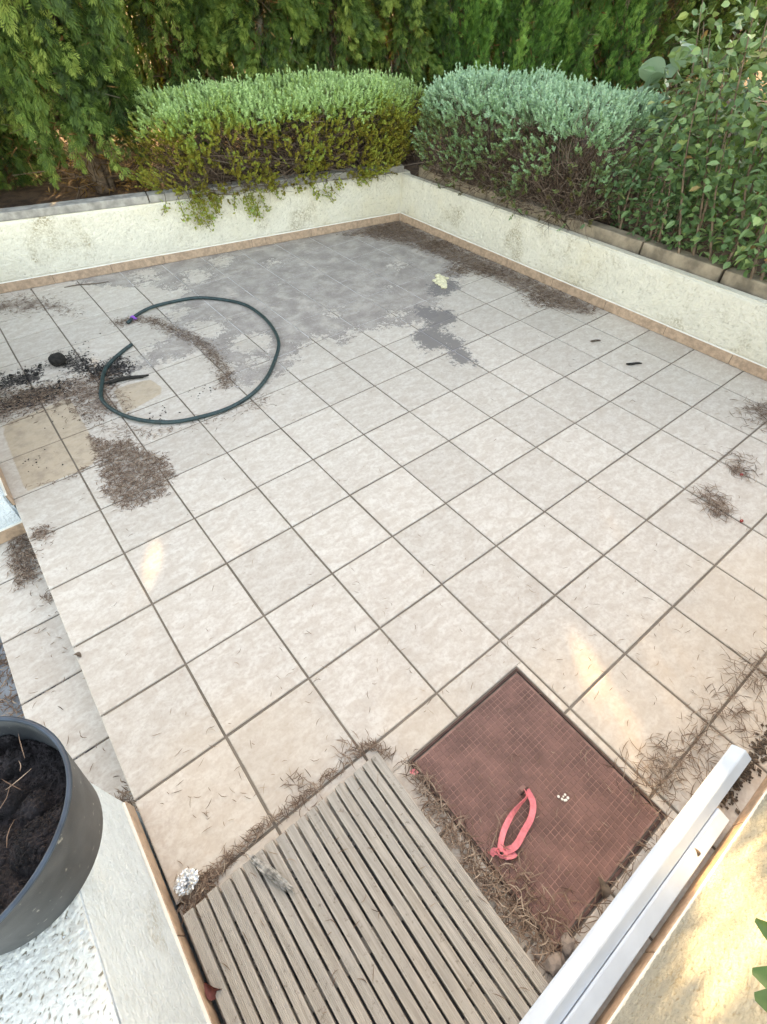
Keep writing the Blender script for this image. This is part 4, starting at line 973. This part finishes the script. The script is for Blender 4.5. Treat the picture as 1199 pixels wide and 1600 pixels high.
# second row, added to keep the low sun off the terrace
def sun_block_tree(s, off, h, rad):
    base = at_wall(s, off); t = empty('cypress_tree', base); tag(t, 'cypress added behind the hedge to block the low sun', 'tree', GB)
    tube('trunk', [(0, 0, 0), (0, 0, h * .5), (0, 0, h * .95)], [.06, .045, .01], MT['bark'], t, 7)
    n = 18000; z = .05 + (h - .05) * rng.random(n); a = rng.random(n) * 6.28; rr = rad * np.clip((1 - z / h) * 3, .1, 1) * rng.uniform(.25, 1.05, n) ** .6
    b = np.stack([np.cos(a) * rr, np.sin(a) * rr, z], 1); k_ = carve(b + np.array(base), .11); b = b[k_]; n = len(b)
    d = unit(rnd_dirs(n) * .6 + np.array([0, 0, .8]))
    V, F = leaves(b, d, rnd_dirs(n), rng.uniform(.10, .18, n), rng.uniform(.02, .038, n))
    link_mesh('crown', np_mesh('crown', V, F, {'tone': np.repeat(np.clip(rng.normal(.28, .2, n), 0, 1), 4)}), MT['cypress'], t)
for k in range(13): sun_block_tree(-2.0 + k * 1.0, 2.7 + random.uniform(-.15, .15), 5.4, .70)

# ------------------------------------------------------------------ shrubs
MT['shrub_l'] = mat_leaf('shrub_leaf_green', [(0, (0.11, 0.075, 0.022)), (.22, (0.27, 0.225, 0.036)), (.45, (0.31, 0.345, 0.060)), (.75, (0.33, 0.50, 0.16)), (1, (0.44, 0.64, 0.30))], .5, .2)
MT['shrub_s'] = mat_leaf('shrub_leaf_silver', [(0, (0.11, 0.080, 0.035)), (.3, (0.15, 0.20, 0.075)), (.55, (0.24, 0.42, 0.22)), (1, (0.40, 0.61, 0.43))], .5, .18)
def shrub(name, label, cat, base, dirs, ext, ztop, mat, seed, nspr, bare=.25, bulge=None, front_bare=0.2, group=None):
    """clipped mound. dirs: (u,v) plan axes, v points away from the terrace; ext: (u0,u1,v0,v1) metres; surface of a rounded box"""
    t = empty(name, base); tag(t, label, cat, group)
    u = np.array([*dirs[0], 0]); v = np.array([*dirs[1], 0]); up = np.array([0, 0, 1.])
    u0, u1, v0, v1 = ext; cu, cv = (u0 + u1) / 2, (v0 + v1) / 2; hu, hv = (u1 - u0) / 2, (v1 - v0) / 2
    zc = ztop * .42; lu, lv = u1 - u0, v1 - v0
    wts = np.array([lu * lv * 1.0, lu * ztop * 1.15, lu * ztop * .35, lv * ztop * .8, lv * ztop * .8]); face = rng.choice(5, nspr, p=wts / wts.sum())
    a1, a2 = rng.uniform(-1, 1, nspr), rng.uniform(-1, 1, nspr); one = np.ones(nspr)
    B3 = np.select([(face == k)[:, None] for k in range(5)], [np.stack(x, 1) for x in ((a1, a2, one), (a1, -one, a2), (a1, one, a2), (-one, a1, a2), (one, a1, a2))])
    p_ = 4.2; k = (np.abs(B3) ** p_).sum(1) ** (-1 / p_); S = B3 * k[:, None]
    Nrm = unit(np.sign(S) * np.abs(S) ** (p_ - 1)); n = nspr
    bumps = np.array([mnoise.noise((a * 3.1 * hu + seed, b_ * 3.1 * hv, c * 2)) for a, b_, c in S])
    depth = rng.random(n) ** 2 * .16
    sc = 1 + .15 * bumps
    zz = np.where(S[:, 2:] > 0, zc + S[:, 2:] * (ztop - zc) * (1 + .13 * bumps[:, None]), zc + S[:, 2:] * (zc + .02))
    Pw = (S[:, :1] * hu * sc[:, None] + cu) * u + (S[:, 1:2] * hv * sc[:, None] + cv) * v + zz * up
    Nw = unit(Nrm[:, :1] * u + Nrm[:, 1:2] * v + Nrm[:, 2:] * up)
    Pw = Pw - Nw * depth[:, None]
    Pw = Pw[:, :]
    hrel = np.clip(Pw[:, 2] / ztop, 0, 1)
    patch = np.array([mnoise.noise((a * 3.6 + seed * 2, b_ * 3.6, c * 4)) + .5 * mnoise.noise((a * 11 + seed, b_ * 11, c * 11)) for a, b_, c in Pw])
    keepp = ((hrel + patch * .95) > front_bare + .05 * rng.random(n)) | (rng.random(n) < .10)
    keepp &= (Pw[:, 2] > -.02)
    dead = ~keepp
    A0 = Pw; 
    P, Nw2, hr, pt = Pw[keepp], Nw[keepp], hrel[keepp], patch[keepp]; n = len(P)
    ax = unit(Nw2 * .7 + up * .55 + rng.normal(0, .38, (n, 3)))
    L = rng.uniform(.035, .085, n) * np.where(rng.random(n) < .07, 1.8, 1.0); per = 10
    stone = np.clip(.16 + .78 * np.clip((hr - .62) * 2.6, 0, 1) + .22 * np.clip(hr, 0, .6) + pt * .30 + rng.normal(0, .11, n), 0, 1)  # paler tops: glaucous new growth, plus sky light painted into the tone
    base_ = ax; e1 = unit(np.cross(ax, rnd_dirs(n))); e2 = np.cross(ax, e1)
    Pl, Dl, Nl, Ll, Wl, Tl = [], [], [], [], [], []
    for q in range(per):
        f = (q + .5) / per; an = q * 2.4 + rng.random(n) * .5
        rd = e1 * np.cos(an)[:, None] + e2 * np.sin(an)[:, None]
        spread = 1.1 - .75 * f
        d = unit(ax + rd * spread); pos = P + ax * (L * f * .8)[:, None]
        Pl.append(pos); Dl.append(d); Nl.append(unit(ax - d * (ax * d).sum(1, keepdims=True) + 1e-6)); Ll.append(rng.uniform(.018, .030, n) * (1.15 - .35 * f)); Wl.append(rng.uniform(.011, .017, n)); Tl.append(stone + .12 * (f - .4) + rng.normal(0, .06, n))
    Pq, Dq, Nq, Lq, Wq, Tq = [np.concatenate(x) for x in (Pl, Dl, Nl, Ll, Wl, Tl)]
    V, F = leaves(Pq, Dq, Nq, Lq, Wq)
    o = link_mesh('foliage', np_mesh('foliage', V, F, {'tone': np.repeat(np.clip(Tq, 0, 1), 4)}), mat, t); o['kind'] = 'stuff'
    # woody stems from the root collar and a mesh of fine dead twigs under the surface
    m = 260; tgt = Pw[rng.integers(0, len(Pw), m)] * .90
    root = (cu + rng.normal(0, hu * .45, (m, 1))) * u + (cv + rng.normal(0, hv * .2, (m, 1))) * v + up * .0
    twigs_mesh('stems', root, tgt, .0055, MT['twig'], t, bend=.04)
    m = 3600; src = Pw[rng.integers(0, len(Pw), m)] - Nw[rng.integers(0, len(Pw), m)] * .0; idx = rng.integers(0, len(Pw), m)
    src = Pw[idx] - Nw[idx] * rng.uniform(.02, .12, (m, 1)); dirs_ = unit(rng.normal(0, .8, (m, 3)) + up * .4 + Nw[idx] * .5)
    lowk = (rng.random(m) < np.clip(1.25 - 1.1 * hrel[idx], .15, 1)); src, dirs_ = src[lowk], dirs_[lowk]; m = len(src)
    o = twigs_mesh('dead_twigs', src, src + dirs_ * rng.uniform(.06, .18, (m, 1)), .0022, MT['twig'], t, bend=.12); o['kind'] = 'stuff'
    return t
uw, nw = tuple(UW), tuple(NW)
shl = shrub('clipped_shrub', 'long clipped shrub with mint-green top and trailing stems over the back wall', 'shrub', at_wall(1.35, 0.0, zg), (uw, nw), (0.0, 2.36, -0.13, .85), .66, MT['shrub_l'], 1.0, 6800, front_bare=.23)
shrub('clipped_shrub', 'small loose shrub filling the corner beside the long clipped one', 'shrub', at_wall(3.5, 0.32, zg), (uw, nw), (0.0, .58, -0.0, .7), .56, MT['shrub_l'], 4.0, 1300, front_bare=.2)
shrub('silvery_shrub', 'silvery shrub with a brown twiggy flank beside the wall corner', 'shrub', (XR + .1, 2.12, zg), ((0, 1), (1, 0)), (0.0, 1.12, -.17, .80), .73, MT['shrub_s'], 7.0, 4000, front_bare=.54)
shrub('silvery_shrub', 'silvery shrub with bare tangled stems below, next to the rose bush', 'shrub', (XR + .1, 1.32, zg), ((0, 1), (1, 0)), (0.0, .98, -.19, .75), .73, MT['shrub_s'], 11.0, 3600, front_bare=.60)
# stems trailing down the back wall
trs = []
Pl, Dl, Nl, Ll, Wl, Tl = [], [], [], [], [], []
bm = bmesh.new()
inv = Vector(shl.location)
def trail(s, drop, drift, nleaf):
    z0 = wz(s) + .03
    pts = [(s, .05, z0 + .03), (s + drift * .15, -.03, z0 + .01), (s + drift * .4, -.045, z0 - drop * .35), (s + drift * .8, -.04, z0 - drop * .75), (s + drift * 1.3, -.055, z0 - drop)]
    W_ = [(*wp(a, b_), c) for a, b_, c in pts]; sp = smooth_path(W_, 14)
    tube_bm(bm, [Vector(p) - inv for p in sp], [.0022] * 14, 4)
    for q in range(int(nleaf * 1.7)):
        f = random.uniform(.40, 1.0); p = sp[int(f * 13)] + rng.normal(0, .016, 3); p = p - np.array([*NW, 0]) * .012
        Pl.append(p - np.array(inv)); d = unit(rng.normal(0, 1, 3) + np.array([0, 0, .5]) - np.array([*NW, 0]) * .7); Dl.append(d); Nl.append(unit(rng.normal(0, 1, 3)))
for s, dr, df, nl in [(1.42, .10, -.06, 14), (1.50, .17, .02, 34), (1.58, .22, .03, 60), (1.66, .20, .05, 70), (1.72, .16, .06, 50), (1.62, .26, .06, 30), (1.95, .14, -.02, 24), (2.02, .20, .05, 60), (2.08, .22, .04, 66), (2.15, .17, .05, 40), (2.3, .09, .02, 20), (2.62, .13, .05, 34), (2.72, .16, .08, 34), (2.86, .09, .04, 20), (3.05, .07, .03, 14), (2.50, .07, 0, 14), (1.80, .10, 0, 20)]:
    trail(s, dr, df, nl)
from_bm('trailing_stems', bm, MT['stick'], shl)['kind'] = 'stuff'
n = len(Pl); V, F = leaves(np.array(Pl), np.array(Dl), np.array(Nl), rng.uniform(.022, .036, n), rng.uniform(.012, .018, n))
o = link_mesh('trailing_leaves', np_mesh('trailing_leaves', V, F, {'tone': np.repeat(np.clip(rng.normal(.42, .12, n), 0, 1), 4)}), MT['shrub_l'], shl); o['kind'] = 'stuff'

# ------------------------------------------------------------------ rose bush, broad-leaved sapling, ivy behind
MT['rose'] = mat_leaf('rose_leaf', [(0, (0.040, 0.090, 0.040)), (.4, (0.085, 0.185, 0.075)), (.75, (0.20, 0.34, 0.14)), (.95, (0.34, 0.46, 0.17)), (1, (0.30, 0.15, 0.06))], .38, .25, .5)
MT['ivy'] = mat_leaf('ivy_leaf', [(0, (0.07, 0.16, 0.03)), (.6, (0.16, 0.33, 0.06)), (1, (0.28, 0.45, 0.11))], .45, .4)
MT['broad'] = mat_leaf('broad_leaf', [(0, (0.10, 0.20, 0.14)), (.6, (0.17, 0.30, 0.21)), (1, (0.27, 0.42, 0.31))], .38, .3, .5)
def ovals(P, D, N_, L, W, fold=.15):
    """oval leaves with six corners and a mid fold, 4 quads"""
    n = len(P); S = unit(np.cross(D, N_)); Nn = np.cross(S, D); L = L[:, None]; W = W[:, None]
    def pt(t, s, h=0.0): return P + D * L * t + S * W * s * .5 + Nn * (W * (abs(s) * fold + h) - L * .18 * (t - .4) ** 2)
    cols = [pt(0, 0), pt(.28, -.85), pt(.34, 0), pt(.28, .85), pt(.66, -.82), pt(.68, 0), pt(.66, .82), pt(1, 0)]
    V = np.stack(cols, 1).reshape(-1, 3)
    f = np.array([(0, 2, 1, 1), (0, 3, 2, 2), (1, 2, 5, 4), (2, 3, 6, 5), (4, 5, 7, 7), (5, 6, 7, 7)])
    tri = []
    for q in f: 
        tri.append((q[0], q[1], q[2]))
        if q[3] != q[2]: tri.append((q[0], q[2], q[3]))
    tri = np.array(tri)
    F = (np.arange(n)[:, None, None] * 8 + tri[None]).reshape(-1, 3)
    return V, F
def cane_bush(name, label, base, canes, spread, height, nleaf, L, mat, tone, parent_bm_mat='bark', lean=(0, 0), low=.1, ext=(0.4, 0.6)):
    t = empty(name, base); tag(t, label, 'bush'); bm = bmesh.new(); P = []; D = []
    for k in range(canes):
        b = Vector((random.uniform(-ext[0], ext[0]) * .6, random.uniform(-ext[1], ext[1]) * .6, 0)); a = random.uniform(0, 6.28); hh = height * random.uniform(.55, 1.05)
        e = b + Vector((math.cos(a) * spread * random.uniform(.2, 1) + lean[0], math.sin(a) * spread * random.uniform(.2, 1) + lean[1], hh))
        m = (b + e) / 2 + Vector((random.uniform(-.1, .1), random.uniform(-.1, .1), hh * .08)); sp = smooth_path([b, m, e], 12)
        tube_bm(bm, sp, [.009 * (1.1 - q / 12) for q in range(12)], 5)
        for q in range(nleaf // canes):
            f = low + (1 - low) * random.random() ** .85; i_ = min(int(f * 11), 10)
            sd = rng.normal(0, 1, 3); sd[2] *= .5; p = sp[i_] + sd * random.uniform(.02, .13)
            if base[0] + p[0] < 3.70 and p[2] < .14: continue
            P.append(p); D.append(unit(sd * .8 + rng.normal(0, .5, 3) + np.array([0, 0, -.1])))
    from_bm('canes', bm, MT[parent_bm_mat], t, True)
    P = np.array(P); D = np.array(D); n = len(P); N_ = unit(np.array([0, 0, 1.]) + rng.normal(0, .55, (n, 3)))
    V, F = ovals(P, D, N_, rng.uniform(*L, n), rng.uniform(.55, .75, n) * np.mean(L))
    tn = np.clip(rng.normal(tone[0], tone[1], n), 0, 1)
    o = link_mesh('foliage', np_mesh('foliage', V, F, {'tone': np.repeat(tn, 8)}), mat, t); o['kind'] = 'stuff'
    return t
cane_bush('rose_bush', 'tall dark green rose bush with reddish tips behind the right wall', (3.92, 0.66, zg), 34, .34, 1.27, 3900, (.04, .075), MT['rose'], (.55, .19), ext=(.38, .90))
cane_bush('rose_bush', 'thin dark leafy stems beside the silvery shrub, left of the rose bush', (3.86, 1.02, zg), 9, .12, .62, 700, (.03, .05), MT['rose'], (.30, .15), ext=(.18, .35))
cane_bush('ivy_bush', 'light green leafy creeper glowing behind the rose canes', (4.75, 0.95, zg), 10, .4, .75, 900, (.06, .10), MT['ivy'], (.6, .2), ext=(.3, .9))
cane_bush('rose_bush', 'dark evergreen bush deep behind the rose bush', (5.6, 0.6, zg), 20, .7, 1.5, 2600, (.05, .09), MT['rose'], (.25, .15), ext=(.9, 1.9))
sp_t = empty('broad_leaved_sapling', (4.40, 1.50, zg)); tag(sp_t, 'sapling with large round grey-green leaves left of the rose bush', 'sapling')
bm = bmesh.new()
spines = [smooth_path([(0, 0, 0), (.02, .05, .4), (.0, .04, .75), (-.05, -.08, 1.0)], 14), smooth_path([(0, 0, 0), (.03, .1, .4), (.0, .22, .62), (-.02, .36, .70)], 14), smooth_path([(0, 0, .3), (-.02, -.02, .6), (-.1, -.06, .86)], 10)]
for s_ in spines: tube_bm(bm, s_, np.linspace(.009, .003, len(s_)), 6)
from_bm('stem', bm, MT['bark'], sp_t, True)
def broad_leaf(L, W):
    me = bpy.data.meshes.new('leaf'); n = 9; V = []; F = []
    for k in range(n + 1):
        t_ = k / n; w_ = W * math.sqrt(max(0, 1 - (2 * t_ - 1) ** 2)) * (1.15 - .3 * t_) * .5
        for s_ in (-1, -.5, 0, .5, 1): V.append((t_ * L, s_ * w_, abs(s_) * w_ * .3 - .5 * L * (t_ - .35) ** 2))
    for k in range(n):
        for q in range(4): a = k * 5 + q; F.append((a, a + 1, a + 6, a + 5))
    me.from_pydata(V, [], F); at = me.attributes.new('tone', 'FLOAT', 'POINT'); at.data.foreach_set('value', np.full(len(V), random.uniform(.2, .9), np.float32)); me.materials.append(MT['broad'])
    me.polygons.foreach_set('use_smooth', np.ones(len(me.polygons), bool)); return me
LM = [broad_leaf(.17, .15), broad_leaf(.14, .13), broad_leaf(.19, .16), broad_leaf(.12, .11)]
for k in range(28):
    s_ = spines[[0, 0, 1, 2][k % 4]]; f = random.uniform(.45, 1.0); p = Vector(s_[int(f * (len(s_) - 1))])
    a = random.uniform(0, 6.28); o = link_mesh('leaf', LM[k % 4], None, sp_t)
    o.location = p + Vector((math.cos(a), math.sin(a), random.uniform(-.2, .4))) * random.uniform(.02, .08)
    o.rotation_euler = (random.gauss(0, .5), random.gauss(-.1, .5), a)

# plant hanging into view over the front wall
MT['near'] = mat_leaf('near_leaf', [(0, (0.030, 0.085, 0.028)), (1, (0.055, 0.13, 0.035))], .4, .25, .5)
npn = empty('overhanging_plant', (0.43, -1.62, 0.022)); tag(npn, 'green leaves of a plant reaching over the sunlit front wall', 'plant')
bm = bmesh.new(); sA = smooth_path([(0, 0, -.6), (.02, .05, .5), (-.02, .25, .95), (.10, .42, 1.02)], 14); sB = smooth_path([(0, 0, .3), (.08, .15, .85), (.16, .40, .98)], 10); sC = smooth_path([(0, 0, .4), (-.04, .2, .95), (-.06, .46, 1.06)], 10)
for s_ in (sA, sB, sC): tube_bm(bm, s_, np.linspace(.007, .002, len(s_)), 6)
from_bm('stem', bm, MT['stick'], npn, True)
def near_leaf(L, W):
    bm = leaf_bm(L, W, .5, 8, .3); me = bpy.data.meshes.new('leaf'); bm.to_mesh(me); bm.free()
    at = me.attributes.new('tone', 'FLOAT', 'POINT'); at.data.foreach_set('value', np.full(len(me.vertices), random.random(), np.float32)); me.materials.append(MT['near']); return me
NL = [near_leaf(.075, .024), near_leaf(.06, .02), near_leaf(.085, .028)]
for k, (x, y, z, rz, ry) in enumerate([(.075, .50, .90, 2.0, .1), (.035, .50, .955, 2.3, .0), (-.01, .50, 1.0, 2.2, .2), (-.03, .53, 1.035, 2.0, -.1), (.13, .42, .97, 1.0, .2), (.02, .40, 1.0, .5, .1), (-.08, .48, 1.05, 2.6, .1), (.16, .36, .96, .2, .3), (-.05, .30, .98, 3.0, .2), (.06, .28, .95, 4.0, .1)]):
    o = link_mesh('leaf', NL[k % 3], None, npn, True); o.location = (x, y, z); o.rotation_euler = (random.gauss(0, .3), ry, rz)

# ------------------------------------------------------------------ sub-parts: fittings hang from the part that carries them
bpy.context.view_layer.update()
def hang(thing, child, part):
    c = next((k for k in thing.children if k.name.split('.')[0] == child), None); p = next((k for k in thing.children if k.name.split('.')[0] == part), None)
    if c is None or p is None: return
    mw = c.matrix_world.copy(); c.parent = p; c.matrix_parent_inverse = p.matrix_world.inverted(); c.matrix_world = mw
for th, ch, pa in ((tb, 'rim', 'tub_body'), (mh, 'tread_pattern', 'plate'), (mh, 'lifting_ring', 'plate'), (hz, 'tie_ring', 'hose_pipe'), (st_strap, 'knot', 'webbing'), (shl, 'trailing_leaves', 'trailing_stems')):
    hang(th, ch, pa)
